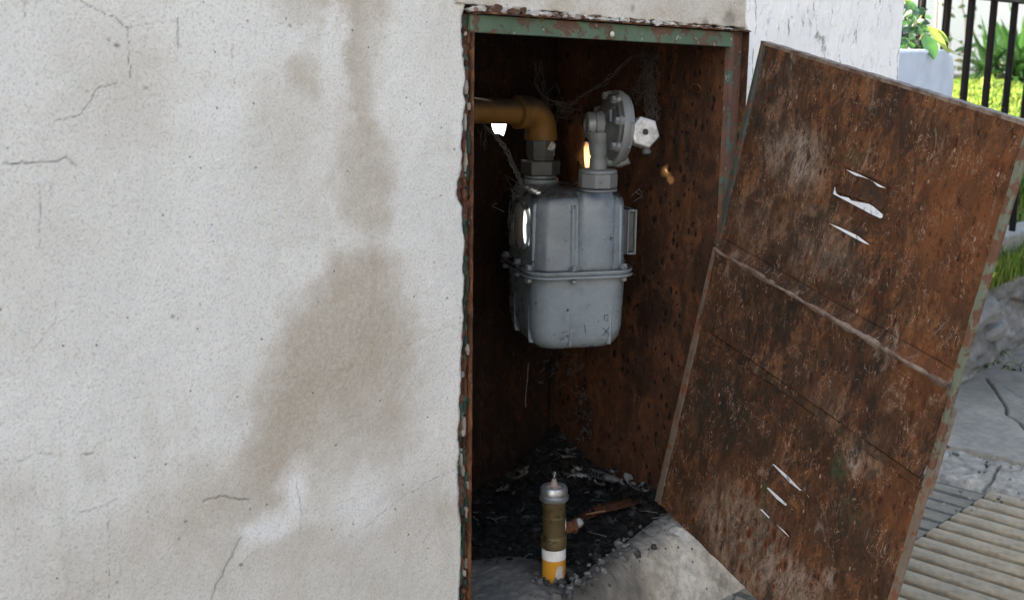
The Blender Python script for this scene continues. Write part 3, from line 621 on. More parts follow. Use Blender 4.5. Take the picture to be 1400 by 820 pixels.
# lower body: web from cover down to the neck, square outlet lug
w0 = px3(840, 205, .004); mb = MB()
rg = []
wp = [(822, 186), (838, 184), (852, 196), (862, 224), (846, 229), (834, 226), (827, 214), (822, 204)]
for off, k_ in ((-.010, .9), (-.008, 1.), (.006, 1.), (.009, .86)):
    cx_, cy_ = 838, 206; rg.append([px3(cx_+(x-cx_)*k_, cy_+(y-cy_)*k_, off) for x, y in wp])
mb.loft(rg); obj('lower_body', mb, M_cast, reg, smooth=True, bevel=.0015)
mb = MB(); c = px3(838, 222, -.002); mb.obox(c, er*.0105, eu*.0048, et*.009); c = px3(846, 226, .001); mb.obox(c, er*.0045, eu*.0022, et*.006); obj('outlet_lug', mb, M_cast, reg, bevel=.0018)
# bonnet arm and bright hexagonal cap with a central hole
hx = px3(882.5, 180.5, .028); hn = er*.30+et*.95+eu*.03; hn /= np.linalg.norm(hn); bk = px3(864, 180, -.002)
mb = MB(); mb.lathe(bk, hx-hn*.012-bk, [(-.008, .0125), (0, .0118), (np.linalg.norm(hx-hn*.012-bk), .0112)], 24); obj('bonnet_neck', mb, M_castd, reg, smooth=True)
g = G('bright_alloy', .42, .55); v = g.co(); M_alu = g.done(g.mix(g.rng(g.noise(v, 120, 4, .7), .35, .7), (.62, .63, .63), (.36, .36, .355)), g.bump(g.noise(v, 260, 3), .3, .0005))
R6 = 22*sc
h1 = np.cross(hn, eu); h1 /= np.linalg.norm(h1); h2 = np.cross(h1, hn)
def hexr(r, h, n=6, t0=math.radians(14)): return [hx+hn*h+(h1*math.cos(t0+2*math.pi*j/n)+h2*math.sin(t0+2*math.pi*j/n))*r for j in range(n)]
mb = MB(); mb.loft([hexr(R6*.99, -.0125), hexr(R6*.99, -.010), hexr(R6, -.0095), hexr(R6, -.0012), hexr(R6*.9, 0)]); hc = obj('hexagonal_cap', mb, M_alu, reg, bevel=.0007)
mb = MB(); mb.lathe(hx+hn*.0002, hn, [(0, .0034), (.0004, .0033)], 18); obj('cap_hole', mb, M_ink, hc)
mb = MB(); mb.lathe(px3(877, 186.5, .0284)+hn*.0004, hn, [(0, .0008), (.0003, .0007)], 10); obj('cap_mark', mb, M_ink, hc)
mb = MB(); mb.lathe(px3(884, 201, .02), -eu, [(-.006, .0035), (.0025, .0035), (.004, .0048), (.0075, .0048), (.0085, .0030)], 12); obj('vent_spout', mb, M_castd, reg, smooth=True)

# ------------------------------------------------------------------ yellow inlet pipe
M_yel = painted('old_yellow_paint', (.215, .105, .018), .6, (.03, .025, .021), (.04, .022, .01), (.68, .74), (.09, .05, .025), 55, 0, .55, .25)
fi = mp(-.0205, .036, .4765)
pipe = thing('inlet_pipe', 'grimy yellow gas pipe with elbow and union coming in above the meter', 'pipe', fi)
pd = ((fi-CP)@FW)
def pi3(x, y, off=0.): return CP+ray(x, y)*(pd-off)
spx = pd/F
mb = MB(); mb.lathe(fi-[0, 0, .001], (0, 0, 1), [(0, .0205), (.006, .0205), (.0075, .019), (.0075, .018), (.010, .018)], 28); obj('meter_socket', mb, M_met, pipe, smooth=True)
ht = pi3(748, 218)[2]-fi[2]
mb = MB(); mb.lathe(fi+[0, 0, .0095], (0, 0, 1), [(0, .0215), (.0008, .0228), (ht-.011, .0228), (ht-.0095, .021)], 6, ref=UM*.9+VM*.3); obj('union_nut', mb, M_castd, pipe, bevel=.0009)
h2z = pi3(750, 190)[2]-fi[2]
mb = MB(); mb.lathe(fi+[0, 0, ht], (0, 0, 1), [(0, .0155), (.004, .0155), (.004, .0168), (h2z-ht, .0168)], 8, ref=UM); ng = obj('valve_body', mb, M_castd, pipe, bevel=.001)
vb = pi3(752, 200, .0172); mb = MB(); mb.lathe(vb+FW*.004, -FW+RT*.1, [(0, .0062), (.0055, .0062), (.0065, .005)], 16); obj('valve_stem', mb, M_bolt, ng, smooth=True)
mb = MB(); mb.obox(vb-FW*.0035, RT*.0012, UP*.0045+RT*.002, FW*.0012); obj('seal_tag', mb, simple('pale_tag', (.55, .45, .38), (.35, .2, .15), 120), ng)
# elbow: torus quarter from vertical to the pipe run
ez0 = fi+np.array([0, 0, h2z]); pL = pi3(640, 150, .075); pC = np.array([ez0[0], ez0[1], pi3(752, 152)[2]])
dirp = pL-pC; dirp[2] = 0; dirp /= np.linalg.norm(dirp); Re = .021; ce = pC+dirp*Re-np.array([0, 0, Re]); pts = [ez0, ez0+[0, 0, .004]]
for t in np.linspace(0, math.pi/2, 9): pts.append(ce-dirp*Re*math.cos(t)+zz*Re*math.sin(t))
rr_ = [.0185, .0185]+[.0178]*9
pts.append(pts[-1]+dirp*.006); rr_.append(.0180)
mb = MB(); mb.tube(pts, rr_, 26); obj('elbow', mb, M_yel, pipe, smooth=True)
e = pts[-1]; pL = pi3(620, 150, .088); run = pL-e
mb = MB(); mb.lathe(e-dirp*.004, run, [(0, .0140), (np.linalg.norm(run)+.02, .0140)], 28); obj('pipe_run', mb, M_yel, pipe, smooth=True)
mb = MB(); mb.lathe(e+dirp*.0005, dirp, [(0, .0182), (.004, .0186), (.0075, .0186), (.0085, .0160)], 26); obj('elbow_collar', mb, M_yel, pipe, smooth=True)

# ------------------------------------------------------------------ floor of the cabinet: cement sill, soot and litter
g = G('grey_cement', .95, 0, .15); v = g.co(); a = g.n('Attribute'); a.attribute_name = 'tint'
n = g.noise(v, 60, 6, .7); cb_ = g.mix(g.rng(n, .34, .66), g.mix(.5, a.outputs['Color'], (.09, .087, .08)), a.outputs['Color']); cb_ = g.mix(g.math('MULTIPLY', g.rng(g.noise(v, 24, 5, .7), .52, .68), .55), cb_, (.11, .105, .098)); pv_ = g.vor(v, 150); pm_ = g.math('MULTIPLY', g.rng(pv_, .3, .16), g.rng(g.sep(g.vor(v, 150, out='Color'))[0], .92, .95)); cb_ = g.mix(pm_, cb_, (.05, .048, .045))
cb_ = g.mix(g.math('MULTIPLY', g.rng(g.noise(v, 260, 3, .7), .6, .7), .6), cb_, (.09, .09, .09))
M_cem = g.done(cb_, g.bump(g.noise(v, 230, 4, .7), .7, .0012, g.bump(n, .5, .003)))
gz = .084
dpoly = np.array([hit(x, y, 2, gz)[:2] for x, y in [(600, 600), (760, 575), (930, 610), (915, 700), (868, 736), (822, 765), (800, 790), (768, 800), (742, 782), (735, 764), (700, 758), (600, 768)]])
def inpoly(X, Y, P):
    r = np.zeros(X.shape, bool); j = len(P)-1
    for i in range(len(P)):
        xi, yi = P[i]; xj, yj = P[j]
        c = ((yi > Y) != (yj > Y)) & (X < (xj-xi)*(Y-yi)/(yj-yi+1e-15)+xi); r ^= c; j = i
    return r
def polydist(X, Y, P):
    d = np.full(X.shape, 9.)
    for a_, b_ in zip(P, np.roll(P, -1, 0)):
        ab = b_-a_; t = np.clip(((X-a_[0])*ab[0]+(Y-a_[1])*ab[1])/(ab@ab), 0, 1); d = np.minimum(d, np.hypot(X-a_[0]-ab[0]*t, Y-a_[1]-ab[1]*t))
    return np.where(inpoly(X, Y, P), d, -d)
xs_ = np.arange(.665, 1.17, .002); ys_ = np.arange(.60, .962, .002); X, Y = np.meshgrid(xs_, ys_)
f1 = fbm(X*22, Y*22, 4, 71); f2 = fbm(X*90, Y*90, 4, 72)
xr = X+.006*(f1-.5); yr = Y+.006*(f1-.5)
side = np.clip(np.minimum((yr-.682)/.048, (1.165-xr+(yr-.72)*.25)/.03), 0, 1); side = side*(2-side)
f3 = fbm(X*230, Y*230, 3, 73); Zs = -.004+(.083+.004)*side+.007*(fbm(X*12, Y*12, 3, 75)-.5)*sstep(0, .5, side)+.0045*(f2-.5)*sstep(.0, .4, side)+.0022*(f3-.5)*sstep(.0, .2, side)
dd = polydist(X, Y, dpoly)
Zs -= .012*sstep(0, .02, dd)
tint = np.zeros(X.shape+(4,)); tint[..., 3] = 1
pale = np.array([.52, .50, .465]); drk = np.array([.16, .157, .15]); ft = np.clip(sstep(.90, 1.03, X+.08*(f1-.5)-.25*(Y-.74))*.9+.25*(fbm(X*12, Y*12, 3, 5)-.4), 0, 1)
soot = np.clip(sstep(-.028, -.004, dd)*(.4+.9*f2)+.0, 0, 1)
for c in range(3): tint[..., c] = (1.06, 1., .92)[c]* ((drk[c]+(pale[c]-drk[c])*ft)*(1-soot*.7))*(.85+.3*f1)
mb = MB(); mb.grid(np.stack([X, Y, Zs], -1))
sill = tag(obj('cement_sill', mb, M_cem, smooth='all', attrs={'tint': tint.reshape(-1, 4)}), kind='structure')
# sooty soil
M_tin = tinted('litter'); 
g = G('black_soil', .97, 0, .12); v = g.co(); n = g.noise(v, 160, 5, .7); M_soil = g.done(g.mix(g.math('MULTIPLY', g.rng(g.noise(v, 45, 5, .7), .54, .68), .8), g.mix(g.rng(n, .35, .75), (.007, .0065, .006), (.034, .032, .030)), (.085, .082, .078)), g.bump(n, 1., .005))
xs_ = np.arange(.68, 1.1005, .0022); ys_ = np.arange(.735, .9675, .0022); X, Y = np.meshgrid(xs_, ys_); dd = polydist(X, Y, dpoly)
def soilz(X, Y, dd): return gz-.012+.020*sstep(-.004, .02, dd)+.016*(fbm(X*35, Y*35, 4, 81)-.5)*sstep(-.01, .02, dd)+.010*(fbm(X*140, Y*140, 3, 82)-.5)+.034*sstep(.09, 0, np.hypot(X-1.09, Y-.955))+.012*sstep(.03, 0, 1.1-X)+.010*sstep(.04, 0, CYB-Y)-.03*sstep(.0, -.02, dd)
Zd = soilz(X, Y, dd); mb = MB(); mb.grid(np.stack([X, Y, Zd], -1))
tag(obj('soil', mb, M_soil, smooth='all'), kind='stuff', label='black sooty soil heaped on the cabinet floor')
def groundz(x, y):
    X = np.array([[x]]); Y = np.array([[y]]); d = polydist(X, Y, dpoly)
    return max(float(soilz(X, Y, d)[0, 0]), gz-.004)
def leafgeo(mb, c, L, W, yaw, pitch, curl, th=.0007, n=5):
    ca, sa_ = math.cos(yaw), math.sin(yaw); rg = []
    for i in range(n):
        t = i/(n-1)-.5; w = W*max(.08, math.sqrt(max(0, 1-(2*t)**2)))*random.uniform(.75, 1.15); z = curl*(t*t)*L*2+t*L*math.tan(pitch); 
        w2 = w*random.uniform(.6, 1.25); jz = lambda: random.uniform(-.18, .3)*W; jx = L*.05*random.uniform(-1, 1)
        row = [(t*L+jx, -w, z+abs(w)*curl*.8+jz()), (t*L, W*.2*math.sin(i*1.9+L*3000), z), (t*L-jx, w2, z+abs(w)*curl*.8+jz()), (t*L, 0, z-th)]
        rg.append([(c[0]+x*ca-y*sa_, c[1]+x*sa_+y*ca, c[2]+zc) for x, y, zc in row])
    return mb.loft(rg)
mb = MB(); cols = []
PALL = [(.03, .028, .026), (.05, .046, .042), (.022, .02, .018), (.08, .075, .07), (.035, .026, .018), (.012, .011, .010), (.018, .017, .016), (.2, .195, .185)]
for i in range(1000):
    x = random.uniform(.69, 1.09); y = random.uniform(.745, .955)
    d = polydist(np.array([[x]]), np.array([[y]]), dpoly)[0, 0]
    if d < -.012 or (d < 0 and random.random() < .7): continue
    n0 = len(mb.v); z = groundz(x, y)+.0025
    r = random.random()
    if r < .5: leafgeo(mb, (x, y, z), random.uniform(.003, .011), random.uniform(.0008, .003), random.uniform(0, 6.3), random.uniform(-.5, .5), random.uniform(-.4, .5))
    elif r < .8:
        a_ = random.uniform(0, 6.3); L = random.uniform(.006, .022); k = random.uniform(-.5, .5); mb.tube([(x, y, z), (x+L*.5*math.cos(a_), y+L*.5*math.sin(a_), z+.003*random.random()), (x+L*math.cos(a_+k), y+L*math.sin(a_+k), z+.002*random.random())], random.uniform(.0003, .0008), 4)
    else:
        s_ = random.uniform(.001, .0035); mb.lathe((x, y, z-.001), (random.uniform(-.4, .4), random.uniform(-.4, .4), 1), [(-s_, s_*.4), (-.2*s_, s_*random.uniform(.8, 1.2)), (.5*s_, s_*.7), (.8*s_, s_*.2)], 6)
    c = random.choice(PALL); k = random.uniform(.5, 1.); cols += [(c[0]*k*.75, c[1]*k*.75, c[2]*k*.75, 1)]*(len(mb.v)-n0)
tag(obj('litter', mb, M_tin, attrs={'tint': cols}), kind='stuff', label='dark leaf scraps and twigs over the cabinet floor')
# rubble crumbs along the edge of the sill
mb = MB(); cols = []
def rock(mb, c, s_, col, cols):
    n0 = len(mb.v); bm = bmesh.new(); bmesh.ops.create_icosphere(bm, subdivisions=2, radius=1); q = rng.uniform(0, 50, 3)
    vs = []
    ax = rng.uniform(.6, 1.2, 3)
    for v_ in bm.verts:
        p = np.array(v_.co); nn = vnoise(np.array([p[0]*1.6+q[0]]), np.array([p[1]*1.6+p[2]*1.3+q[1]]), 3)[0]; vs.append(c+p*ax*s_*(.55+.8*nn))
    mb.add(vs, [tuple(v_.index for v_ in f.verts) for f in bm.faces]); bm.free(); cols += [(*col, 1)]*(len(mb.v)-n0)
for i in range(110):
    t = random.random(); pl_ = [(745, 790), (770, 802), (800, 788), (830, 765), (868, 740), (905, 712), (935, 705)]
    k = t*(len(pl_)-1); j = int(k); fr = k-j; x = pl_[j][0]*(1-fr)+pl_[min(j+1, 6)][0]*fr+random.gauss(0, 16); y = pl_[j][1]*(1-fr)+pl_[min(j+1, 6)][1]*fr+random.gauss(0, 9)
    p = hit(x, y, 2, gz); gcol = random.uniform(.04, .2); rock(mb, p+[0, 0, .0005], random.choice([.001, .0014, .002, .0028, .0045])*random.uniform(.8, 1.1), (gcol, gcol*.99, gcol*.97), cols)
for i in range(8):
    p = hit(775+random.gauss(0, 22), 802+random.gauss(0, 9), 2, gz); gcol = random.uniform(.07, .15); rock(mb, p+[0, 0, .001], random.uniform(.003, .0075), (gcol, gcol, gcol*.98), cols)
tag(obj('rubble', mb, M_tin, smooth=True, attrs={'tint': cols}), kind='stuff', label='grey crumbs of mortar along the cement sill')
# bigger dry leaves one can pick out
LV = [(712, 650, 26, 6, .45, (.085, .07, .055), 'curled brown dry leaf on black soil left of the capped pipe'), (688, 668, 17, 5, .2, (.13, .125, .12), 'small grey dry leaf near the left edge of the cabinet floor'),
      (776, 622, 26, 11, .9, (.10, .095, .088), 'crumpled grey dry leaf standing in the back corner of the cabinet'), (790, 646, 24, 7, .1, (.15, .145, .135), 'pale flat dry leaf just behind the capped pipe'),
      (838, 650, 30, 8, -.3, (.095, .092, .088), 'large grey dry leaf lying against the right side panel'), (870, 668, 34, 8, -.5, (.11, .107, .102), 'long grey dry leaf near the lower corner of the door'),
      (820, 662, 14, 6, .4, (.17, .165, .155), 'small pale dry leaf on the soil behind the rusty strip'), (805, 672, 10, 4, 0, (.2, .19, .18), 'tiny pale leaf scrap between capped pipe and rusty strip'),
      (852, 745, 16, 5, .6, (.13, .128, .122), 'grey dry leaf at the edge of the pale cement')]
for x, y, L, W, yw, c, lab in LV:
    p = hit(x, y, 2, gz+.006); z = groundz(p[0], min(p[1], .955)); p = hit(x, y, 2, z+.005); p[1] = min(p[1], CYB-.012); p[0] = min(p[0], 1.085)
    mb = MB()
    leafgeo(mb, p, L*.00105, W*.0011, math.atan2(RT[1], RT[0])+yw+random.uniform(-.5, .5), random.uniform(-.4, .5), random.uniform(-.5, .6), .0009, 9)
    if L > 22: leafgeo(mb, p+np.array([0, 0, .003]), L*.0006, W*.001, math.atan2(RT[1], RT[0])+yw+.7, -.25, .6, .0009, 7)
    o = obj('dry_leaf', mb, M_tin, None, smooth='all', org=p, attrs={'tint': [(c[0]*1.5, c[1]*1.5, c[2]*1.5, 1)]*len(mb.v)}); tag(o, lab, 'leaf', 'dry leaves on the cabinet floor')

# ------------------------------------------------------------------ capped stub pipe in front
bs_ = hit(757, 788, 2, .0835)
stub = thing('capped_pipe', 'upright yellow and brass capped gas pipe stub in the soot', 'pipe stub', bs_)
ppx = ((bs_-CP)@FW)/F
def zat(y): return hitp(757, y, bs_, -np.array([FW[0], FW[1], 0])/np.hypot(FW[0], FW[1]))[2]
rS = 16.2*ppx
M_yel2 = painted('bright_yellow_sleeve', (.52, .25, .018), .4, None, (.16, .08, .02), (.66, .74), (.22, .12, .03), 60, 0, .25, .15)
M_bra = painted('tarnished_brass', (.125, .092, .042), .45, None, (.03, .026, .016), (.54, .66), (.04, .04, .024), 48, .45, .55, .5)
M_wht = simple('white_band_paint', (.72, .72, .72), (.6, .6, .6), 90, .5)
M_zinc = simple('zinc_cap', (.50, .51, .52), (.30, .31, .32), 110, .36, .4, .8)
tlt = np.array([-.012, .010, 1.]); 
def seg(y0, y1): return zat(y0)-bs_[2], zat(y1)-bs_[2]
a0, a1 = seg(800, 761); mb = MB(); mb.lathe(bs_, tlt, [(a0-.01, rS), (a1, rS)], 32); obj('yellow_sleeve', mb, M_yel2, stub, smooth=True)
b0, b1 = seg(761, 747); mb = MB(); mb.lathe(bs_, tlt, [(b0+.0001, rS*1.02), (b1, rS*1.02)], 32); obj('white_band', mb, M_wht, stub, smooth=True)
c0, c1 = seg(747, 682)
h = c1-c0; mb = MB(); mb.lathe(bs_, tlt, [(c0+.0001, rS*1.0), (c0+.001, rS*1.07), (c0+.003, rS*1.09), (c0+h*.24, rS*1.09), (c0+h*.26, rS*1.05), (c0+h*.27, rS*.97), (c0+h*.58, rS*.965), (c0+h*.60, rS*1.0), (c0+h*.66, rS*1.0), (c0+h*.67, rS*.95), (c0+h*.86, rS*.95), (c0+h*.88, rS*.99), (c1-.001, rS*.99)], 32); bod = obj('brass_body', mb, M_bra, stub, smooth=True)
top0 = bs_+tlt*c1
mb = MB(); mb.lathe(top0, tlt, [(-.0005, rS*1.12), (.001, rS*1.22), (.0045, rS*1.22), (.0055, rS*1.08), (.0075, rS*1.08), (.0085, rS*1.14), (.0125, rS*1.12), (.0145, rS*1.0), (.0145, rS*.78), (.0125, rS*.74)], 32); cp = obj('cap', mb, M_zinc, stub, smooth=True)
mb = MB(); mb.lathe(top0, tlt, [(.0121, rS*.7), (.0145, rS*.62), (.0150, rS*.40), (.017, rS*.3), (.0225, rS*.18), (.0225, .0)], 24); obj('cap_centre', mb, simple('rusty_pink', (.30, .24, .22), (.17, .11, .09), 90, .7), cp, smooth=True)
mb = MB(); q = top0+tlt*.0225; mb.tube([q, q+[.0002, 0, .0035], q+RT*.0012+[0, 0, .0065], q-RT*.0003+[0, 0, .0075], q-RT*.0014+[0, 0, .005]], .0009, 7); obj('wire_eye', mb, M_zinc, cp, smooth='all')
br = bs_+tlt*(c0+h*.36); bdir = RT*.9+FW*.3; bdir[2] = .05; bdir /= np.linalg.norm(bdir)
M_rsp = rust('rusty_spindle', dark=(.025, .010, .006), mid=(.10, .034, .014), light=(.17, .06, .022), greyamt=(.75, .85), spots=.4)
mb = MB(); mb.lathe(br+bdir*rS*.85, bdir, [(0, .0062), (.010, .006), (.0105, .0078), (.0135, .0078)], 18); obj('side_branch', mb, M_rsp, stub, smooth=True)
mb = MB(); rock(mb, br+bdir*.028+[0, 0, .002], .0055, (.3, .3, .29), []); obj('putty_lump', mb, simple('grey_putty', (.3, .3, .29), (.18, .18, .175), 200), stub, smooth='all')
mb = MB(); mb.tube([br+bdir*.012-FW*.004+[0, 0, .012], br+bdir*.0125-FW*.006+[0, 0, .002], br+bdir*.010-FW*.006-[0, 0, .008]], .0011, 6); obj('tie_wire', mb, M_zinc, stub, smooth='all')
mb = MB(); pk = hitp(766, 775, bs_-np.array([FW[0], FW[1], 0])*rS, -np.array([FW[0], FW[1], 0])); 
th0 = math.atan2(-(FW[1]), -(FW[0]))
def skin(t, z, r): return bs_+tlt*z+np.array([math.cos(t), math.sin(t), 0])*r
rows = [(zat(767)-bs_[2], .35, .75), (zat(771)-bs_[2], .2, .85), (zat(776)-bs_[2], .12, .8), (zat(783)-bs_[2], .1, .9), (zat(788)-bs_[2], .25, .7)]
mb.grid(np.array([[skin(th0+t, z, rS*1.012) for t in np.linspace(u0_, u1_, 6)] for z, u0_, u1_ in rows])); obj('bare_patch', mb, simple('bare_primer', (.5, .47, .44), (.36, .33, .3), 120), stub)
# rusty strip of metal lying behind it
mb = MB(); pa = hit(790, 712, 2, gz+.010); pb = hit(868, 682, 2, gz+.017); d_ = pb-pa; L = np.linalg.norm(d_); d_ /= L; sd = np.cross(zz, d_); rg = []
for i in range(26):
    t = i/25; c = pa+d_*L*t+zz*(.003*math.sin(t*5)); wd = .013*(.55+.9*t*(1.25-t))*(1+.15*math.sin(i*1.7)); rg.append([c-sd*wd+zz*(.004*t), c-sd*wd*.4+zz*.0012, c+sd*wd*.5-zz*.0008, c+sd*wd+zz*.003, c+sd*wd*.4-zz*.002, c-sd*wd*.5-zz*.001])
mb.loft(rg); strip_ = obj('rusty_strip', mb, M_rsp, None, smooth='all', org=pa); tag(strip_, 'bent rusty metal strip lying in the litter beside the capped pipe', 'scrap')
mb = MB(); mb.tube([hit(801, 703, 2, gz+.016), hit(815, 700, 2, gz+.018), hit(828, 698, 2, gz+.019)], .0011, 7); obj('bright_edge', mb, simple('scraped_copper', (.45, .25, .15), (.3, .15, .08), 80, .4, .2, .5), strip_, smooth='all')
# spiral of wire in the back
mb = MB(); q0 = hit(832, 636, 2, gz+.02); q1_ = hit(858, 648, 2, gz+.02); q0[0] = min(q0[0], 1.088); q1_[0] = min(q1_[0], 1.088); ts = np.linspace(0, 1, 90)
mb.tube([q0*(1-t)+q1_*t+np.array([.0, .004*math.cos(t*44), .005*math.sin(t*44)]) for t in ts], .0006, 5); tag(obj('wire_spiral', mb, simple('grey_wire', (.16, .16, .155), (.09, .09, .085), 100), None, smooth='all', org=q0), 'small coiled grey wire at the foot of the right side panel', 'wire')

# ------------------------------------------------------------------ cobwebs
g = G('dusty_web', .95, 0, .1); v = g.co(); M_web = g.done(g.mix(g.noise(v, 60, 3), (.07, .067, .064), (.16, .156, .15)))
def strand(mb, pts, r, jit=.002, n=10):
    P = []
    for a_, b_ in zip(pts[:-1], pts[1:]):
        for i in range(n): t = i/n; P.append(np.array(a_)*(1-t)+np.array(b_)*t+rng.normal(0, jit, 3))
    P.append(np.array(pts[-1])); mb.tube(P, [r*(.5+random.random()) for _ in P], 4)
def web(name, lab, fn):
    mb = MB(); fn(mb); return tag(obj(name, mb, M_web, None, smooth='all'), lab, 'cobweb', None, 'stuff')
D1 = float((hit(690, 200, 1, .93)-CP)@FW)
def at(x, y, d): return CP+ray(x, y)*d
def w1(mb):
    for k in range(6): strand(mb, [at(660+k*3, 168+k*2, 1.22), at(690+k*1.2, 205, 1.235), at(700+k, 228, 1.245), at(711+k*.8, 252, 1.255)], .00035+.00025*(k < 2), .0009)
    for k in range(5): strand(mb, [at(655+random.uniform(-3, 12), 175, 1.22), at(660+random.uniform(-3, 9), 190+random.uniform(0, 25), 1.22)], .0002, .0007, 6)
web('cobweb', 'dusty rope of cobweb from the yellow pipe down to the meter top', w1)
def w2f(mb):
    for k in range(5): strand(mb, [at(771+k*.6, 145+k*2.5, 1.37), at(800, 128, 1.36), at(825, 113+k, 1.36), at(868, 70+k*1.5, 1.36)], .0003, .0012)
    for k in range(26):
        x, y = 752+random.gauss(0, 10), 150+random.gauss(0, 9); strand(mb, [at(x, y, 1.34), at(x+random.gauss(0, 14), y+random.gauss(0, 14), 1.335), at(x+random.gauss(0, 18), y+random.gauss(0, 16), 1.33)], .00028, .0015, 5)
    for k in range(10): strand(mb, [at(735+random.uniform(-6, 10), 85, 1.36), at(737+random.uniform(-8, 8), 115, 1.36), at(748+random.gauss(0, 6), 148, 1.35)], .00022, .0012, 7)
web('cobweb', 'grey cobweb tangled over the pipe elbow and strung to the regulator', w2f)
def w3f(mb):
    for k in range(34):
        x = 886+random.gauss(0, 8); strand(mb, [at(x, 62+random.uniform(0, 20), 1.33), at(888+random.gauss(0, 6), 95, 1.32), at(890+random.gauss(0, 4), 125, 1.31), at(892+random.gauss(0, 5), 150+random.uniform(0, 45), 1.30)], .00022, .0022, 7)
    for k in range(16):
        strand(mb, [at(888+random.gauss(0, 5), 90+random.uniform(-15, 40), 1.32), at(874+random.gauss(0, 5), 110+random.uniform(-10, 30), 1.32), at(868+random.gauss(0, 6), 130+random.uniform(-15, 20), 1.325)], .0002, .0018, 7)
    for k in range(12): strand(mb, [at(890+random.gauss(0, 5), 80, 1.33), at(904+random.gauss(0, 6), 70+random.uniform(-8, 8), 1.335), at(915+random.gauss(0, 5), 66, 1.34)], .0002, .0015, 6)
web('cobweb', 'hanging mass of dusty cobweb beside the regulator under the green bar', w3f)
def w4f(mb):
    for k in range(26):
        x, y = 765+random.gauss(0, 22), 500+random.gauss(0, 12); strand(mb, [at(x, y, 1.36), at(x+random.gauss(0, 6), y+random.gauss(0, 6), 1.36), at(x+random.gauss(0, 8), y+random.gauss(0, 8), 1.36)], .00017, .0014, 5)
    for k in range(3): strand(mb, [at(722, 495+k, 1.33), at(721, 520, 1.33), at(718, 545, 1.33), at(718+k, 556, 1.33)], .0003, .0004)
    for k in range(30):
        y = 530+random.uniform(0, 74); x = 798+3*math.sin(y*.09)+random.gauss(0, 4); p = hit(x, y, 0, 1.0992); q_ = hit(x+random.gauss(0, 5), y+random.gauss(0, 7), 0, 1.0992); strand(mb, [p, (p+q_)/2, q_], .0005, .0011, 5)
web('cobweb', 'shreds of cobweb under the meter in the back corner', w4f)
def w5f(mb):
    for k in range(14): strand(mb, [at(705+random.gauss(0, 5), 262+random.gauss(0, 5), 1.26), at(712+random.gauss(0, 8), 255+random.gauss(0, 8), 1.265), at(722+random.gauss(0, 6), 262+random.gauss(0, 5), 1.27)], .0002, .0012, 5)
    for k in range(12):
        p = [PORT-UM*(.006+random.uniform(0, .006))+VM*random.gauss(.012, .006)+zz*random.uniform(-.024, .02) for _ in range(3)]; strand(mb, p, .0003, .0012, 6)
    strand(mb, [PORT-UM*.009+VM*.012+zz*.028, PORT-UM*.010+VM*.018+zz*.008, PORT-UM*.010+VM*.016-zz*.012, PORT-UM*.009+VM*.010-zz*.024], .0005, .0006)
    for (a_, b_, c_) in (((862, 268), (874, 258), (880, 272)), ((868, 262), (878, 268), (866, 276)), ((680, 278), (672, 282), (690, 290))): strand(mb, [at(*a_, 1.3), at(*b_, 1.3), at(*c_, 1.3)], .0003, .0004, 6)
web('cobweb', 'fine web threads over the sunlit port on the side of the meter', w5f)

# ------------------------------------------------------------------ the cabinet door, off its hinges, standing across the opening
DS = 1.248
DQ = [CP+ray(x, y)*t*DS for (x, y), t in zip([(1042, 57), (1414, 171), (1180, 962), (897, 685)], [1, .7548, .86654, 1.11174])]
DO = DQ[0]; EX = DQ[1]-DO; DW = np.linalg.norm(EX); EX /= DW; EY = DQ[3]-DO; DH = np.linalg.norm(EY); EY /= DH
DN = np.cross(EX, EY); DN /= np.linalg.norm(DN)
if DN @ FW > 0: DN = -DN
Minv = np.linalg.inv(np.stack([EX, EY, DN], 1))
def uv(x, y):
    q = Minv @ (hitp(x, y, DO, DN)-DO); return q[0], q[1]
def dp(a, b, n=0.): return DO+EX*a+EY*b+DN*n
print('door', DW, DH, np.degrees(np.arccos(EX @ EY)), [np.round(q, 3) for q in DQ])
def bl(kind, x, y, rx, ry, amt):
    c = uv(x, y); a = uv(x+rx, y); b = uv(x, y+ry); return (kind, c, (abs(a[0]-c[0])+.002, abs(b[1]-c[1])+.002), amt)
BL = [bl('grey', 1085, 215, 60, 60, .8), bl('grey', 1060, 130, 40, 50, .3), bl('pale', 1095, 215, 14, 45, .6), bl('grey', 1110, 330, 80, 60, .4), bl('grey', 1030, 300, 40, 60, .35),
      bl('dark', 1060, 200, 40, 26, .6), bl('dark', 1035, 165, 22, 22, .5), bl('dark', 1150, 375, 45, 50, .7), bl('dark', 1060, 405, 70, 75, .6), bl('dark', 980, 550, 60, 90, .95), bl('dark', 1075, 560, 80, 50, .7),
      bl('dark', 1160, 740, 70, 60, .6), bl('dark', 1180, 500, 60, 50, .45), bl('dark', 1100, 100, 60, 20, .5), bl('dark', 1240, 200, 60, 60, .25), bl('dark', 1020, 590, 60, 36, .7),
      bl('orange', 1320, 300, 90, 150, .8), bl('orange', 1260, 520, 60, 70, .75), bl('orange', 1230, 690, 50, 60, .6), bl('orange', 1200, 280, 60, 40, .35),
      bl('grey', 1020, 740, 100, 80, .85), bl('grey', 1070, 790, 90, 60, .9), bl('grey', 1180, 620, 40, 40, .4), bl('pale', 1168, 630, 10, 22, .8), bl('pale', 1135, 790, 9, 20, .6), bl('grey', 1140, 560, 40, 40, .25),
      bl('green', 1168, 216, 15, 11, 1.), bl('green', 1136, 290, 9, 12, .8), bl('green', 1147, 640, 16, 28, .9), bl('green', 1047, 668, 10, 22, .9), bl('green', 1162, 700, 22, 30, .6), bl('dark', 1192, 262, 24, 12, .8)]
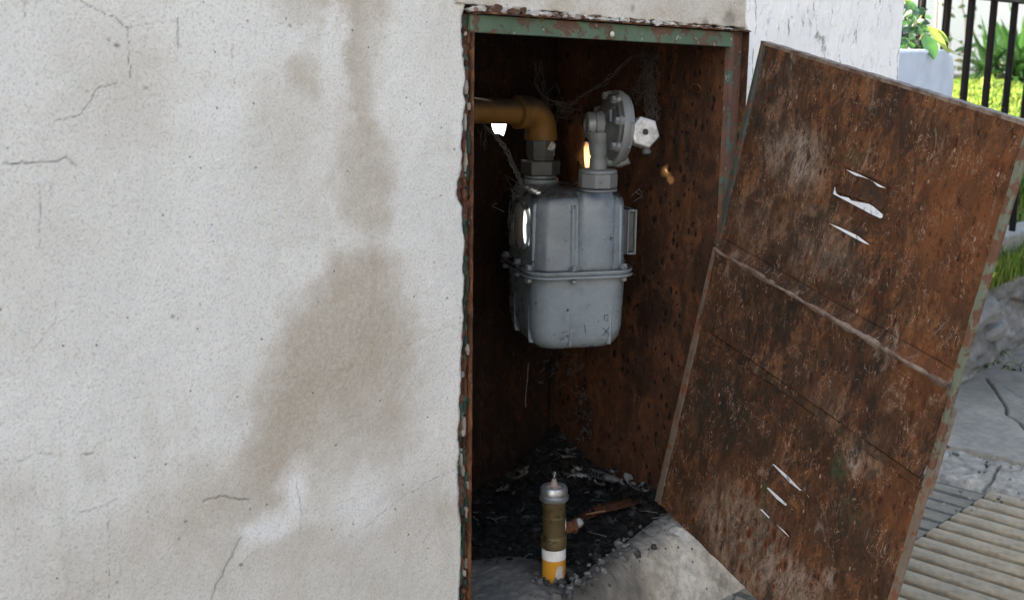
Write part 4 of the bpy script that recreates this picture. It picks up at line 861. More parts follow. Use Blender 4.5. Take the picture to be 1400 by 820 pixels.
M_dr = rust('rusted_door_sheet', 'ab', dark=(.020, .012, .008), mid=(.068, .032, .017), light=(.145, .064, .028), grey=(.26, .21, .175), greyamt=(.60, .74), spots=.75, spotscale=145, spotmask=(.34, .58), mott=.8, blobs=BL, flecks=1., big=(uv(1030, 755), (.10, .075)))
M_db = rust('rusted_door_band', 'ab', dark=(.018, .011, .008), mid=(.058, .030, .0175), light=(.118, .054, .026), grey=(.22, .175, .145), greyamt=(.57, .71), mott=.9, spots=.45, spotscale=110, blobs=BL, flecks=.9)
g = G('rubbed_fold', .6); v = g.co(); M_rub = g.done(g.mix(g.rng(g.noise(v, 55, 6, .75), .36, .66), (.07, .04, .027), (.20, .165, .145)), g.bump(g.noise(v, 260, 3), .5, .0006))
M_dgr = painted('dark_greenish_steel', (.045, .055, .047), .6, None, (.10, .045, .025), (.54, .62), (.02, .016, .013), 60, 0, .5, .5)
M_lgr = painted('pale_green_edge_paint', (.115, .135, .105), .6, None, (.10, .048, .03), (.45, .51), (.06, .055, .045), 60, 0, .35, .5)
M_dge = painted('dirty_steel_edge', (.14, .112, .09), .6, None, (.14, .055, .028), (.5, .62), (.03, .025, .02), 70, 0, .5, .6)
door = thing('cabinet_door', 'rusted slitted steel door leaning askew, torn off its cabinet', 'door', DQ[3])
def dobj(name, mb, ab, mat, **k): return obj(name, mb, mat, door, attrs={'ab': [(a, b, 0) for a, b in ab]}, **k)
bU = (uv(985, 325)[1]+uv(1308, 503)[1])/2; bR = (uv(975, 340)[1]+uv(1310, 527)[1])/2; bL1 = (uv(958, 443)[1]+uv(1272, 658)[1])/2; bL2 = bL1+.0115
print('bands', bU, bR, bL1, bL2)
SL = {1: [(1154.4, 231), (1173.9, 238), (1191.5, 247), (1211.4, 257.5), (1202, 255.8), (1181.7, 246.6), (1166, 238.6)],
      2: [(1141, 252.4), (1143.7, 265), (1148.5, 268), (1160, 270.4), (1164, 274.3), (1187.6, 278.8), (1194.4, 282.7), (1207, 293.4), (1206.5, 297.3), (1203, 298.7), (1187.6, 291.5), (1164, 278.8), (1137.8, 265)],
      3: [(1130, 304.1), (1148.5, 311), (1172, 322), (1190, 335.4), (1179.8, 332), (1158.3, 320.5)],
      4: [(1054.7, 633.8), (1058.5, 634.4), (1078, 651), (1087.8, 661.7), (1096.6, 670.5), (1091.7, 669.7), (1078, 658.8), (1064.4, 644.2)], 41: [(1099, 672.4), (1103, 675.5), (1109.5, 682.5), (1104, 678.5)],
      5: [(1046.8, 666.2), (1050.8, 666.2), (1066.4, 680), (1076, 689), (1073.2, 691.4), (1060.5, 681.4)], 51: [(1079, 692), (1084, 696), (1082, 696.5)],
      6: [(1038, 695.9), (1042, 695.9), (1052.7, 707.3), (1049.8, 708)], 61: [(1054, 709.5), (1072, 725.2), (1091, 746), (1070, 726.6)]}
def loop(a0, b0, a1, b1, n=40, j=.0007):
    L = []
    for (x0, y0, x1, y1) in ((a0, b0, a1, b0), (a1, b0, a1, b1), (a1, b1, a0, b1), (a0, b1, a0, b0)):
        for i in range(n): t = i/n; L.append((x0+(x1-x0)*t+random.uniform(-j, j)*(x0 == x1), y0+(y1-y0)*t+random.uniform(-j, j)*(y0 == y1)))
    return L
aL, aR = .0085, DW-.004
for nm, b0, b1, ids in (('upper_panel', .002, bU, (1, 2, 3)), ('lower_panel', bL2, DH-.001, (4, 41, 5, 51, 6, 61))):
    mb = MB(); mb.plate(loop(aL, b0, aR, b1), [[uv(*p) for p in SL[i]] for i in ids], DO, EX, EY, DN, .0012); dobj(nm, mb, mb.ab, M_dr)
# louvre hoods pressed out of the sheet
def hood(pts, h, depth, name='louvre'):
    A_ = [uv(*p) for p in pts]; mb = MB(); ab = []; rg = []
    n = 14
    for i in range(n):
        t = i/(n-1); k = t*(len(A_)-1); j = min(int(k), len(A_)-2); f = k-j; a = A_[j][0]*(1-f)+A_[j+1][0]*f; b = A_[j][1]*(1-f)+A_[j+1][1]*f
        bul = math.sin(math.pi*t)**.6; row = []
        for s_ in np.linspace(0, 1, 8): row.append(dp(a, b+.0004-depth*s_*(.5+.5*bul), .0004+h*bul*(1-s_)**1.4)); ab.append((a, b-depth*s_))
        rg.append(np.array(row))
    mb.grid(np.array(rg)); o = dobj(name, mb, ab, M_dr, smooth='all'); return o
hood([(1152, 225), (1213, 250)], .0035, .017); hood([(1142, 260), (1160, 266), (1186, 274), (1207, 287)], .0042, .02); hood([(1128, 300), (1149, 307.5), (1173, 318.5), (1192, 333)], .0038, .019)
hood([(1052, 626.5), (1078, 645), (1098, 665.5), (1112, 678.5)], .0026, .017); hood([(1045, 659.5), (1067, 674.5), (1080, 686.5), (1090, 695.5)], .0026, .017); hood([(1036, 689.5), (1053, 701.5), (1072, 719.5), (1093, 741.5)], .0024, .017)
# folded stiffener band
prof = [(bU-.004, -.0030), (bU+.0004, -.0024), (bU+.0014, .0008), (bU+.004, .0014), (bR-.0075, .0026), (bR-.004, .0050), (bR-.0012, .0068), (bR+.0016, .0064), (bR+.005, .0046), (bR+.012, .0036), (bL1-.05, .0030), (bL1-.012, .0034), (bL1-.003, .0055), (bL1-.0007, .0050), (bL1-.0002, -.0065), (bL1+.0016, -.0065), (bL1+.0021, .0004), (bL2-.003, .0014), (bL2-.0012, .0018), (bL2-.0009, -.0050), (bL2+.0002, -.0050), (bL2+.003, -.0052)]
na = 90; mb = MB(); ab = []; P = np.zeros((len(prof), na, 3))
for i, (b, n_) in enumerate(prof):
    for j in range(na):
        a = aL+(aR-aL)*j/(na-1); jj = .0007*(vnoise(np.array([a*60]), np.array([i*.7]), 5)[0]-.5); P[i, j] = dp(a, b+jj*.6, n_+jj*.9); ab.append((a, b))
mb.grid(P); dobj('stiffener_band', mb, ab, M_db, smooth=True)
mb = MB(); nr_ = 80; P = np.zeros((7, nr_, 3))
for i, (db, n_) in enumerate(((-.0052, .0046), (-.0032, .0062), (-.0014, .0073), (.0002, .0075), (.0018, .0069), (.0036, .0058), (.0056, .0046))):
    for k in range(nr_):
        t = k/(nr_-1); sc_ = .62+.25*vnoise(np.array([t*14.]), np.array([2.]), 3)[0]; P[i, k] = dp(aL+(aR-aL)*t, bR+.0002+db*sc_+.0006*(vnoise(np.array([t*40.]), np.array([i*1.]), 4)[0]-.5), n_+.0006*(vnoise(np.array([t*30.]), np.array([7.]), 9)[0]-.5))
mb.grid(P)
obj('fold_ridge', mb, M_rub, door, smooth='all')
# edge irons
def strip(name, a0, a1, b0, b1, n0, n1, mat, j=.0005, N=50, a0e=None, a1e=None):
    rg = []
    for i in range(N):
        t = i/(N-1); b = b0+(b1-b0)*t; w_ = j*(math.sin(i*.9)+.7*math.sin(i*2.3)); x0_ = a0+(0 if a0e is None else (a0e-a0)*t); x1_ = a1+(0 if a1e is None else (a1e-a1)*t)
        rg.append([dp(x0_+w_, b, n0), dp(x1_+w_*.5, b, n0+w_*.3), dp(x1_+w_*.5, b, n1+w_*.6), dp(x0_+w_, b, n1+w_*.6)])
    mb = MB(); mb.loft(rg); return obj(name, mb, mat, door, bevel=.0005, seg=1)
strip('hinge_edge', -.0008, .0038, -.0006, bR-.003, -.014, .0013, M_dgr, a0e=-.002, a1e=.0088)
strip('hinge_edge', -.0022, .0082, bR+.0005, DH, -.014, .0009, M_dge)
strip('closing_edge', DW-.0062, DW+.0012, -.0005, bL1-.012, -.003, .0018, M_lgr, a1e=DW+.0008)
strip('closing_edge', DW-.0060, DW+.0020, bL1-.0115, DH, -.003, .0012, M_dge)
strip('closing_edge', DW+.0004, DW+.0030, bL1-.07, bL1+.012, -.006, -.003, M_dge)
mb = MB(); rg = []
for i in range(60):
    t = i/59; a = -.001+(DW+.001)*t; j = .0005*math.sin(i*1.1)+.0004*math.sin(i*3.1); j *= .4; rg.append([dp(a, -.0006+j, .0012+j), dp(a, .0030+j*.5, .0007), dp(a, .0030, -.0012), dp(a, .0008+j, -.012), dp(a, -.0012+j, -.012)])
mb.loft(rg); obj('top_edge', mb, M_rub, door)
mb = MB(); k = [dp(*uv(x, y), .0006) for x, y in [(1277, 460), (1281, 454), (1287, 448), (1293, 441)]]; mb.tube(k, .0009, 6); obj('scratch_curl', mb, M_rub, door, smooth='all')

# ------------------------------------------------------------------ ground, pavement
M_gnd = simple('grey_street', (.16, .16, .16), (.22, .22, .215), 20, .95, .5, bd=.004)
XX, YY = np.meshgrid(np.concatenate([np.linspace(-60, 0, 20), np.linspace(.1, 4, 40), np.linspace(5, 90, 30)]), np.concatenate([np.linspace(-90, -2, 20), np.linspace(-1.9, 2, 40), np.linspace(3, 90, 20)]))
mb = MB(); mb.grid(np.stack([XX, YY, np.full_like(XX, -.03)], -1)); tag(obj('ground', mb, M_gnd), kind='structure')
M_pav = simple('worn_concrete', (.18, .172, .16), (.28, .27, .25), 45, .93, .7, bd=.0018, detail=7)
g = G('tinted_concrete', .94, 0, .15); v = g.co(); a = g.n('Attribute'); a.attribute_name = 'tint'; n = g.noise(v, 60, 6, .65)
cc_ = g.mix(g.rng(n, .3, .7), g.mix(.5, a.outputs['Color'], (.12, .12, .12)), a.outputs['Color']); cc_ = g.mix(g.math('MULTIPLY', g.rng(g.noise(v, 240, 3, .7), .6, .68), .55), cc_, (.07, .07, .07))
M_con = g.done(cc_, g.bump(g.noise(v, 200, 4, .7), .6, .0012, g.bump(n, .5, .003)))
def sheet(name, xs_, ys_, zf, tf, parent=None, kind='structure'):
    X, Y = np.meshgrid(xs_, ys_); mb = MB(); mb.grid(np.stack([X, Y, zf(X, Y)], -1)); c = tf(X, Y)*np.array([1.13, 1., .81]); t4 = np.ones(X.shape+(4,)); t4[..., :3] = c
    o = obj(name, mb, M_con, parent, smooth='all', attrs={'tint': t4.reshape(-1, 4)}); return o
grey = lambda k: np.stack([k, k, k*1.0], -1)
def pz(X, Y): return .004*(fbm(X*18, Y*18, 4, 91)-.5)-.004
pav = tag(sheet('pavement', np.arange(.2, 4.2, .012), np.arange(-.6, .86, .012), pz, lambda X, Y: grey(.19+.09*(fbm(X*20, Y*20, 4, 4)-.3))), kind='structure')
# smooth slab beyond, with a zigzag crack
ck = np.array([hit(x, y, 2, .012)[:2] for x, y in [(1348, 520), (1360, 535), (1369, 548), (1376, 558), (1376, 566), (1386, 571), (1394, 577), (1402, 588), (1420, 592)]])
ck2 = np.array([hit(x, y, 2, .012)[:2] for x, y in [(1352, 527), (1372, 531), (1398, 545)]])
def cd(X, Y, q):
    d = np.full(X.shape, 9.)
    for a_, b_ in zip(q[:-1], q[1:]):
        ab = b_-a_; t = np.clip(((X-a_[0])*ab[0]+(Y-a_[1])*ab[1])/(ab@ab), 0, 1); d = np.minimum(d, np.hypot(X-a_[0]-ab[0]*t, Y-a_[1]-ab[1]*t))
    return d
xe_ = lambda Y: 1.79+.012*(fbm(Y*30, Y*0, 4, 17)-.5)
def slz(X, Y): return np.where(X < xe_(Y), -.02, .012+.006*(fbm(X*14, Y*14, 4, 23)-.5)+.012*sstep(2.0, 2.3, X)*fbm(X*25, Y*25, 3, 3)-.014*np.clip(1.3-cd(X, Y, ck)/.0022, 0, 1))
def slt(X, Y):
    k = .27+.12*(fbm(X*16, Y*16, 5, 29)-.5); k = k-.11*sstep(1.98, 2.2, X+.05*(fbm(X*30, Y*30, 3, 2)-.5)); k = k*(1-.9*np.clip(1.3-cd(X, Y, ck)/.0022, 0, 1))*(1-.6*np.clip(1.2-cd(X, Y, ck2)/.0018, 0, 1)); return grey(np.clip(k, .015, 1))*np.array([1, 1.005, 1.02])
tag(sheet('concrete_slab', np.arange(1.77, 3.0, .003), np.arange(.45, .96, .003), slz, slt, pav))
# rough cement patch
pc_ = np.array([hit(x, y, 2, .006)[:2] for x, y in [(1366, 636), (1360, 645), (1358, 655), (1346, 664), (1343, 670)]])
def paz(X, Y): return .004+.011*(fbm(X*70, Y*70, 4, 33)-.4)-.012*sstep(.0, .02, 1.672-X)-.014*np.clip(1.3-cd(X, Y, pc_)/.002, 0, 1)
def pat(X, Y):
    k = .33+.34*(fbm(X*90, Y*90, 4, 35)-.5)+.12*(fbm(X*14, Y*14, 3, 6)-.5); k = k*(1-.85*np.clip(1.3-cd(X, Y, pc_)/.0018, 0, 1)); return grey(np.clip(k, .03, .62))*np.array([1, 1.01, 1.03])
tag(sheet('cement_patch', np.arange(1.64, 1.792, .002), np.arange(.40, .75, .002), paz, pat, pav))
# ribbed paving tiles (each tile with its ribs)
M_tile = simple('ochre_tile', (.23, .187, .13), (.35, .29, .205), 55, .9, .6, bd=.0012, detail=6)
M_tilo = simple('worn_grey_tile', (.165, .145, .112), (.255, .225, .175), 50, .93, .7, bd=.0015, detail=6)
M_grt = simple('grimy_groove', (.055, .05, .043), (.11, .10, .088), 80, .95, .6); SP = .0378; ribme = {}
def ribbed(x1, y1, ly, nr, mat, worn, tag_):
    # one tile: a base plate and rounded ribs running along Y
    mb = MB(); mb.box((x1-SP*nr+.0012, y1-ly, -.012), (x1-.0012, y1-.0014, .0035)); t = obj('ribbed_tile', mb, M_grt, pav, bevel=.001, seg=1)
    for k in range(nr):
        xc = x1-SP*(k+.5)
        key = (ly, worn)
        if key not in ribme:
            N = 14; hw = SP*.40; h = .0042 if worn else .0095; rg = []
            for i in range(N):
                y = -ly+.001+(ly-.0026)*i/(N-1); j = random.uniform(-.0006, .0006)
                rg.append([(-hw+j, y, .002), (-hw*.93+j, y, h*.82), (-hw*.78, y, h+j*.3), (hw*.76, y, h-j*.3), (hw*.93+j, y, h*.8), (hw+j, y, .002)])
            r = MB(); r.loft(rg); ro = obj('rib', r, mat, t, smooth=True, org=(0, 0, 0)); ribme[key] = ro.data
            me = ro.data; me.transform(Matrix.Translation(Vector(ORG[t.name]))); ro.location = (xc, y1, random.uniform(-.0006, .0006))
        else:
            ro = bpy.data.objects.new('rib', ribme[key]); COL.objects.link(ro); ro.parent = t; ro.location = (xc, y1, random.uniform(-.0008, .0006)); ro.rotation_euler = (0, 0, random.uniform(-.004, .004))
    return t
X1 = hit(1347, 668, 2, .008)[0]; Y1 = hit(1300, 707, 2, .008)[1]
for r_ in range(4):
    for c_ in range(4): ribbed(X1-r_*SP*5, Y1-c_*.19, .19, 5, M_tile, False, None)
for r_ in range(4): ribbed(X1-.008-r_*SP*5, .731, .731-Y1-.004, 5, M_tilo, True, None)
# grit on the pavement by the sill
mb = MB(); cols = []
for i in range(240):
    x, y = random.uniform(930, 1040), random.uniform(770, 825); p = hit(x, y, 2, 0); gc = random.uniform(.06, .35); rock(mb, p, random.uniform(.0012, .0042), (gc, gc, gc*.98), cols)
for i in range(120):
    x, y = random.uniform(1290, 1400), random.uniform(480, 700); p = hit(x, y, 2, .01); gc = random.uniform(.08, .4); rock(mb, p, random.uniform(.0008, .0032), (gc, gc, gc*.98), cols)
tag(obj('grit', mb, M_tin, smooth=True, attrs={'tint': cols}), kind='stuff', label='loose grit on the pavement')

# rough retaining edge below the railing
ret = thing('rough_kerb', 'rough broken stone and concrete edge under the grass strip', 'kerb', (2.2, .9, 0))
def ybase(X): return .868+.05*(X-2.24)
XX, TT = np.meshgrid(np.arange(1.95, 4.0, .006), np.linspace(0, 1, 70)); 
hh = .165+.02*(fbm(XX*9, XX*0, 3, 8)-.5)
stp = np.floor(TT*4+fbm(XX*7, TT*3, 3, 66)*2.2)/4
YY = ybase(XX)-.01+.05*TT+.035*(fbm(XX*10+stp*9, stp*7, 4, 62)-.5)+.012*(fbm(XX*45, TT*12, 4, 63)-.5); ZZ = TT*hh+.006*(fbm(XX*40, TT*9, 3, 64)-.5)
t4 = np.ones(XX.shape+(4,)); kk = np.clip(.23+.42*(fbm(XX*16, TT*5, 5, 65)-.5)+.1*(fbm(XX*70, TT*20, 3, 68)-.5), .05, .6); kk = kk*(.55+.9*fbm(XX*34, TT*13, 4, 167)); t4[..., :3] = kk[..., None]*np.array([.8, .76, .70])
mb = MB(); mb.grid(np.stack([XX, YY, ZZ], -1)); obj('rough_face', mb, M_con, ret, smooth='all', attrs={'tint': t4.reshape(-1, 4)})
cols = []
for i in range(12):
    x = 2.16+.11*i+random.uniform(-.03, .03); kx = random.uniform(.12, .27); L = random.uniform(.04, .085); H = random.uniform(.010, .022); zc = random.uniform(.03, .135); mb = MB(); n_ = 11; ring = []
    for k in range(n_):
        t = 2*math.pi*k/n_; ring.append((x+L*math.cos(t)*random.uniform(.75, 1.1), ybase(x)+.012+.022*math.sin(t)*random.uniform(.6, 1.1)))
    mb.loft([[(px_, py_, zc-H+random.uniform(-.003, .003)+.15*(px_-x)) for px_, py_ in ring], [(px_, py_-.002, zc+random.uniform(-.002, .002)+.15*(px_-x)) for px_, py_ in ring], [(x+(px_-x)*.8, py_+.004, zc+H*.8+.15*(px_-x)) for px_, py_ in ring]]); cols = [(kx, kx*.97, kx*.91, 1)]*len(mb.v)
    obj('stone', mb, M_con, ret, bevel=.002, attrs={'tint': cols})
# lawn
M_lawn = simple('lawn_soil', (.10, .13, .025), (.15, .18, .04), 14, .95, .6, bd=.01)
def lz(X, Y): return np.where(Y < 1.06, .165, .215+.2*sstep(2.6, 6.2, X)+.03*(fbm(X*.7, Y*.7, 3, 4)-.5)*sstep(3, 6, X))
ys_ = np.concatenate([np.arange(.86, 1.2, .02), np.arange(1.2, 14, .1)]); xs_ = np.concatenate([np.arange(2.02, 4, .03), np.arange(4, 26, .12)]); XX, YY = np.meshgrid(xs_, ys_)
YY[:17] = np.maximum(YY[:17], ybase(XX[:17])+.035)
mb = MB(); mb.grid(np.stack([XX, YY, lz(XX, YY)], -1)); tag(obj('lawn', mb, M_lawn), kind='structure')
M_gr = tinted('grass_blade', .6, .1); 
def blades(name, lab, n, fn, h0, h1, w_):
    V = []; Fc = []; C = []
    for i in range(n):
        x, y, z = fn(); h = random.uniform(h0, h1); a_ = random.uniform(0, 6.28); lx_, ly_ = math.cos(a_), math.sin(a_); ln = random.uniform(.1, .7)*h; w2_ = w_*random.uniform(.6, 1.2); o = len(V)
        V += [(x-ly_*w2_, y+lx_*w2_, z), (x+ly_*w2_, y-lx_*w2_, z), (x+lx_*ln*.4+ly_*w2_*.7, y+ly_*ln*.4-lx_*w2_*.7, z+h*.6), (x+lx_*ln*.4-ly_*w2_*.7, y+ly_*ln*.4+lx_*w2_*.7, z+h*.6), (x+lx_*ln, y+ly_*ln, z+h*.95)]
        Fc += [(o, o+1, o+2, o+3), (o+3, o+2, o+4)]; k = random.uniform(.6, 1.25); c = random.choice([(.10, .17, .022), (.14, .20, .03), (.07, .14, .02), (.19, .22, .05), (.06, .12, .02)]); C += [(c[0]*k, c[1]*k, c[2]*k, 1)]*5
    mb = MB(); mb.v = V; mb.f = Fc; return tag(obj(name, mb, M_gr, attrs={'tint': C}, fixn=False), kind='stuff', label=lab)
def near():
    x = random.uniform(2.05, 3.8); return x, ybase(x)+random.uniform(.02, .13), .165
blades('grass', 'green grass strip on the rough edge under the railing', 6500, near, .025, .07, .0014)
def nearb():
    x = random.uniform(2.3, 5.0); y = random.uniform(1.07, 1.07+.5); return x, y, float(lz(np.array(x), np.array(y)))
blades('grass', 'garden grass just behind the railing', 7000, nearb, .02, .05, .002)
def far():
    t = random.random(); d = 3.4+9.5*t; ph = math.radians(random.uniform(64, 72)); x, y = d*math.sin(ph), d*math.cos(ph); return x, y, float(lz(np.array(x), np.array(y)))
blades('grass', 'sunlit lawn behind the railing', 26000, far, .02, .05, .006)

# railing
M_blk = painted('black_railing_paint', (.006, .006, .0075), .45, None, (.02, .018, .016), (.76, .8), (.010, .010, .010), 60, 0, .3, .15, .12)
fen = thing('railing', 'black metal bar railing on a low kerb in front of the garden', 'railing', (2.6, 1.0, .2))
FY = 1.0
mb = MB(); mb.box((2.05, FY-.022, .12), (8, FY+.05, .236)); obj('kerb', mb, M_pav, fen, bevel=.006)
for k in range(34):
    x = 2.158+.112*k; mb = MB(); mb.lathe((x, FY, .235), (0, 0, 1), [(0, .0075), (1.35, .0075)], 12); obj('bar', mb, M_blk, fen, smooth=True)
for z in (.745, 1.5, ):
    mb = MB(); mb.box((2.05, FY-.012, z-.008), (8, FY+.004, z+.008)); obj('rail', mb, M_blk, fen, bevel=.002)
# pale blue-white plinth
M_bl = painted('bluish_white_paint', (.56, .635, .755), .7, None, (.30, .31, .34), (.73, .78), (.42, .46, .54), 60, 0, .3, .3, .3)
pli = thing('plinth', 'low pale-blue painted block with rounded shoulder beside the white pillar', 'plinth', (1.8, .93, 0))
xr_ = hit(1304, 120, 1, .86)[0]; zt_ = .632; rg = []
for y, e in ((.86, .004), (.864, .0), (.996, .0), (1.0, .004)):
    ring = [(pr+.002, y, 0), (xr_-e, y, 0)]
    ring.append((xr_-e, y, zt_-.04))
    for t in np.linspace(0, math.pi/2, 8): ring.append((xr_-.034-e+.034*math.cos(t), y, zt_-.034-e+.034*math.sin(t)+.003*math.sin(t*9)))
    ring += [(xr_-.08, y, zt_-e+.002), (pr+.06, y, zt_-e-.003), (pr+.002, y, zt_-e)]
    rg.append(ring)
mb = MB(); mb.loft(rg); o = obj('block', mb, M_bl, pli)

# ------------------------------------------------------------------ plants
M_lf1 = leafm('glossy_leaf', (.02, .062, .012), (.038, .105, .02)); M_lf2 = leafm('young_leaf', (.11, .18, .022), (.19, .25, .045), .3); M_lf3 = leafm('dark_leaf', (.010, .030, .009), (.02, .052, .014), .1)
M_stem = simple('green_stem', (.07, .08, .03), (.12, .12, .05), 80)
def leaf(name, base, d, up, L, W, mat, parent, droop=.4, fold=.25, n=9):
    d = np.array(d, float); d /= np.linalg.norm(d); up = np.array(up, float); s_ = np.cross(d, up); s_ /= np.linalg.norm(s_); u_ = np.cross(s_, d)
    base = np.array(base, float); rows = []
    for i in range(n):
        t = i/(n-1); w_ = W*max(.03, math.sin(math.pi*min(1, t**.8*.97+.02))**.75); c = base+d*L*t+u_*(-droop*L*t*t)
        rows.append([c-s_*w_+u_*w_*fold*1.2, c-s_*w_*.5+u_*w_*fold*.5, c, c+s_*w_*.5+u_*w_*fold*.5, c+s_*w_+u_*w_*fold*1.2])
    mb = MB(); mb.grid(np.array(rows)); return obj(name, mb, mat, parent, smooth='all', fixn=False)
D2 = 2.08
shrub = thing('leafy_shrub', 'glossy green shrub leaning over the pale-blue plinth by the pillar', 'shrub', CP+ray(1245, 60)*2.2)
def leafpx(bx, by, tx, ty, W, mat, depth, dz=.0, droop=.25, parent=None, name='leaf', fold=.22, up=None):
    b = CP+ray(bx, by)*depth; t = CP+ray(tx, ty)*(depth-dz); d = t-b; L = np.linalg.norm(d); return leaf(name, b, d, (-FW*.9+zz*.5) if up is None else up, L*1.02, W, mat, parent or shrub, droop, fold)
leafpx(1266, 50, 1277, 79, .0135, M_lf1, 1.96, .05, .05)
leafpx(1268, 36, 1297, 68, .0075, M_lf2, 1.99, .04, .1); leafpx(1272, 40, 1297, 54, .008, M_lf2, 2.0, .03, .15); leafpx(1258, 48, 1266, 34, .008, M_lf1, 2.09, .0, .1)
leafpx(1240, 2, 1256, 22, .009, M_lf1, 2.12, .02, .15); leafpx(1238, 0, 1246, 9, .006, M_lf2, 2.13, 0, .1)
for i in range(46):
    x = random.uniform(1228, 1264); y = random.uniform(14, 66); a_ = random.uniform(0, 6.28); L = random.uniform(9, 22); leafpx(x, y, x+L*math.cos(a_), y+L*.7*math.sin(a_), random.uniform(.004, .008), random.choice([M_lf3, M_lf3, M_lf1]), 2.02+random.uniform(-.04, .1), random.uniform(-.02, .02), .2)
for i in range(60):
    x = random.uniform(1205, 1258); y = random.uniform(-40, 66); a_ = random.uniform(0, 6.28); L = random.uniform(10, 24); leafpx(x, y, x+L*math.cos(a_), y+L*.7*math.sin(a_), random.uniform(.005, .009), random.choice([M_lf3, M_lf3, M_lf1]), 2.3+random.uniform(-.03, .12), random.uniform(-.02, .02), .2)
mb = MB()
for (a_, b_) in (((1240, 64), (1262, 18)), ((1255, 60), (1270, 36)), ((1246, 66), (1236, -5))): 
    p, q = CP+ray(*a_)*2.2, CP+ray(*b_)*2.16; mb.tube([p-[0, 0, .35], p, (p+q)/2+[0, 0, .004], q], .002, 6)
obj('stem', mb, M_stem, shrub, smooth='all')
# weeds in the crack
weed = thing('weed', 'sparse weed sprouting at the foot of the rough stone edge', 'weed', hit(1345, 500, 2, .01))
mb = MB()
for i in range(13):
    x0_, y0_ = 1328+random.uniform(0, 40), 512-random.uniform(0, 20); p = hit(x0_, y0_, 2, .012); d = rng.normal(0, .03, 3); d[2] = abs(d[2])*.6+.012; q = p+d; mb.tube([p, (p+q)/2+[0, 0, .008], q], .0009, 5)
    for k in range(6):
        t = random.uniform(.3, 1); b = p*(1-t)+q*t; leaf('leaf', b, rng.normal(0, 1, 3)+[0, 0, .5], (0, 0, 1), random.uniform(.010, .018), random.uniform(.0025, .005), random.choice([M_lf1, M_stem, M_lf3, M_lf2]), weed, .3, .2, 5)
obj('stem', mb, M_stem, weed, smooth='all')

# garden beyond
M_gw = simple('garden_wall_paint', (.74, .78, .84), (.80, .83, .88), 1.5, .9, .15)
gw = thing('garden_wall', 'tall white garden wall far behind the railing', 'wall', (11.1, 4.6, .3))
gd = np.array([.94, -.342, 0]); gn = np.array([-.342, -.94, 0]); gc = np.array([11.3, 4.75, 0])
mb = MB(); mb.obox(gc+[0, 0, 1.6], gd*9, -gn*.1, (0, 0, 1.25)); obj('face', mb, M_gw, gw)
mb = MB(); mb.obox(gc+gn*.22+[0, 0, .38], gd*9, -gn*.12, (0, 0, .10)); obj('footing', mb, simple('grey_footing', (.17, .15, .13), (.26, .23, .2), 9), gw, bevel=.02)
def fpt(x, y, d): return CP+ray(x, y)*d
def clump(name, lab, cx, y0, d, nl, L0, L1, W, mats, spread, parent_grp=None):
    b = fpt(cx, y0, d); t = thing(name, lab, 'plant', b, parent_grp)
    for i in range(nl):
        a_ = random.uniform(0, 6.28); el = random.uniform(.35, 1.4); dr = np.array([math.cos(a_)*math.cos(el)*spread, math.sin(a_)*math.cos(el)*spread, math.sin(el)]); L = random.uniform(L0, L1); leaf('leaf', b+rng.normal(0, .03, 3)*[1, 1, 0], dr, (0, 0, 1) if el < 1.3 else (1, 0, 0), L, W*random.uniform(.7, 1.2), random.choice(mats), t, random.uniform(.25, .75), .2, 8)
    return t
clump('strappy_plant', 'dark strap-leaved clump against the white wall, left of the broad-leaved plant', 1351, 106, 8.6, 60, .22, .46, .018, [M_lf3, M_lf3, M_lf1], 1.1)
clump('strappy_plant', 'dark strap-leaved clump at the right edge behind the railing', 1392, 112, 8.6, 60, .25, .5, .02, [M_lf3, M_lf3, M_lf1], 1.1)
clump('strappy_plant', 'small yellow-green tuft on the lawn before the clumps', 1351, 121, 7.2, 16, .08, .15, .010, [M_lf2, M_lf2, M_lf1], 1.0)
bl_ = thing('broad_leaved_plant', 'upright plant with broad bright-green leaves behind the railing', 'plant', fpt(1368, 108, 8.8))
mb = MB()
for bx, by, tx, ty, W, mt in ((1363, 66, 1362, 28, .055, M_lf1), (1372, 74, 1374, 34, .065, M_lf1), (1376, 70, 1388, 40, .05, M_lf1), (1366, 78, 1380, 52, .05, M_lf1), (1382, 66, 1398, 48, .05, M_lf1), (1356, 70, 1346, 56, .03, M_lf2), (1386, 84, 1408, 66, .05, M_lf1), (1362, 90, 1350, 76, .03, M_lf3), (1394, 78, 1402, 40, .05, M_lf1)):
    leafpx(bx, by, tx, ty, W, mt, 8.8, random.uniform(-.08, .08), .15, bl_); mb.tube([fpt(1368, 108, 8.8), fpt((bx+1368)/2, (by+108)/2+2, 8.8), fpt(bx, by, 8.8)], .006, 6)
obj('stem', mb, M_stem, bl_, smooth='all')
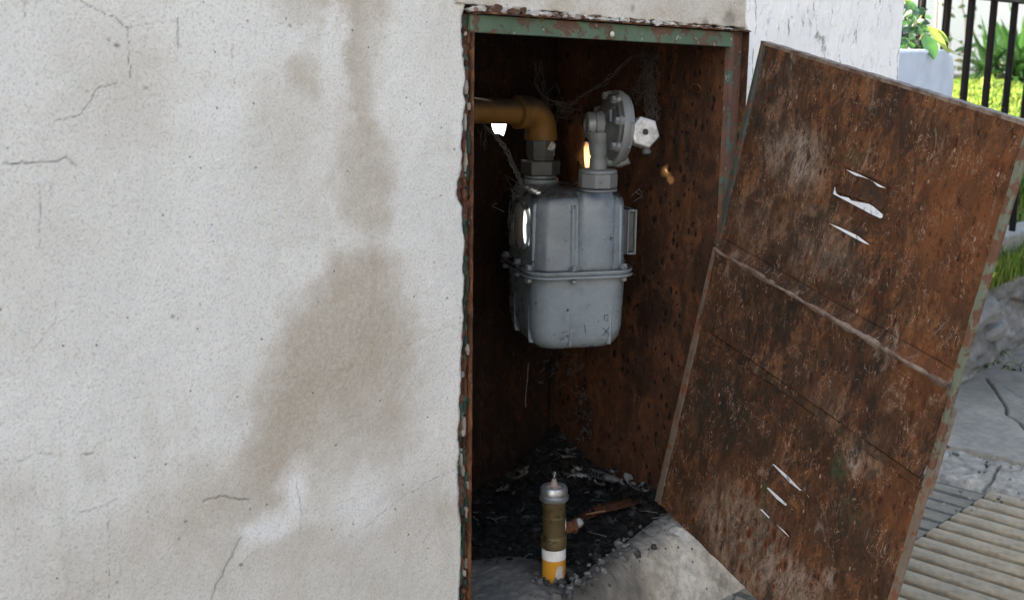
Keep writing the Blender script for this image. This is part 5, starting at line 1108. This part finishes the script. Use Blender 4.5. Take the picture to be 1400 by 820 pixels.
M_vine = simple('brown_vine', (.16, .12, .07), (.25, .2, .12), 20)
vine = thing('creeper', 'thin sparse creeper climbing the white garden wall', 'creeper', fpt(1320, 106, 10.5))
mb = MB()
for x in (1297, 1318, 1333):
    pts = [fpt(x+random.uniform(-4, 4), y, 10.6) for y in range(108, -20, -14)]; mb.tube(pts, .006, 5)
    for i in range(14):
        y = random.uniform(0, 105); leafpx(x+random.uniform(-6, 6), y, x+random.uniform(-14, 14), y+random.uniform(-7, 7), .022, random.choice([M_lf2, M_lf1, M_stem]), 10.5, 0, .1, vine)
obj('stem', mb, M_vine, vine, smooth='all')
M_cane = simple('pale_cane', (.46, .44, .30), (.58, .54, .40), 12); M_cang = simple('brown_trunk', (.17, .12, .085), (.27, .2, .15), 14)
for i, (x, wd, mt, lab) in enumerate([(1262, 5.5, M_cane, 'pale green cane stem close to the shrub behind the railing'), (1281, 3.4, M_cang, 'thin brown stem right of the pale cane behind the railing'), (1286, 2.4, M_cane, 'thinnest pale stem beside the brown stem behind the railing')]):
    d = 4.2; b = fpt(x-1.5, 150, d); b[2] = .2; t_ = fpt(x+1.5, -60, d); c = thing('cane', lab, 'cane', b); mb = MB(); r_ = wd/F*d/2; pts = []; rd = []
    for k in range(26):
        f = k/25; pts.append(b*(1-f)+t_*f+np.array([.004*math.sin(f*7+i), 0, 0])); rd.append(r_*(1.12 if k % 6 == 0 else 1.)*(1-.1*f))
    mb.tube(pts, rd, 10); obj('stem', mb, mt, c, smooth='all')
    leafpx(x, -30, x+18, -48, .02, M_lf1, d, 0, .2, c)
# block added behind the wall to keep sun off grass and shrub
mb = MB(); mb.box((1.9, 1.12, 0), (2.28, 2.7, 3.0)); obj('shade_block', mb, M_gw, wall)
S.view_layers[0].update()
# unseen houses added across the street, behind the camera, to block low sky
acr = thing('added_house_row', 'unseen row of dark houses added across the street to block low sky', None, (0, -9, 0), None, 'structure')
mb = MB(); mb.box((-30, -16, 0), (34, -9, 7.5)); obj('facade', mb, simple('dark_render', (.098, .094, .088), (.138, .132, .124), 3), acr)
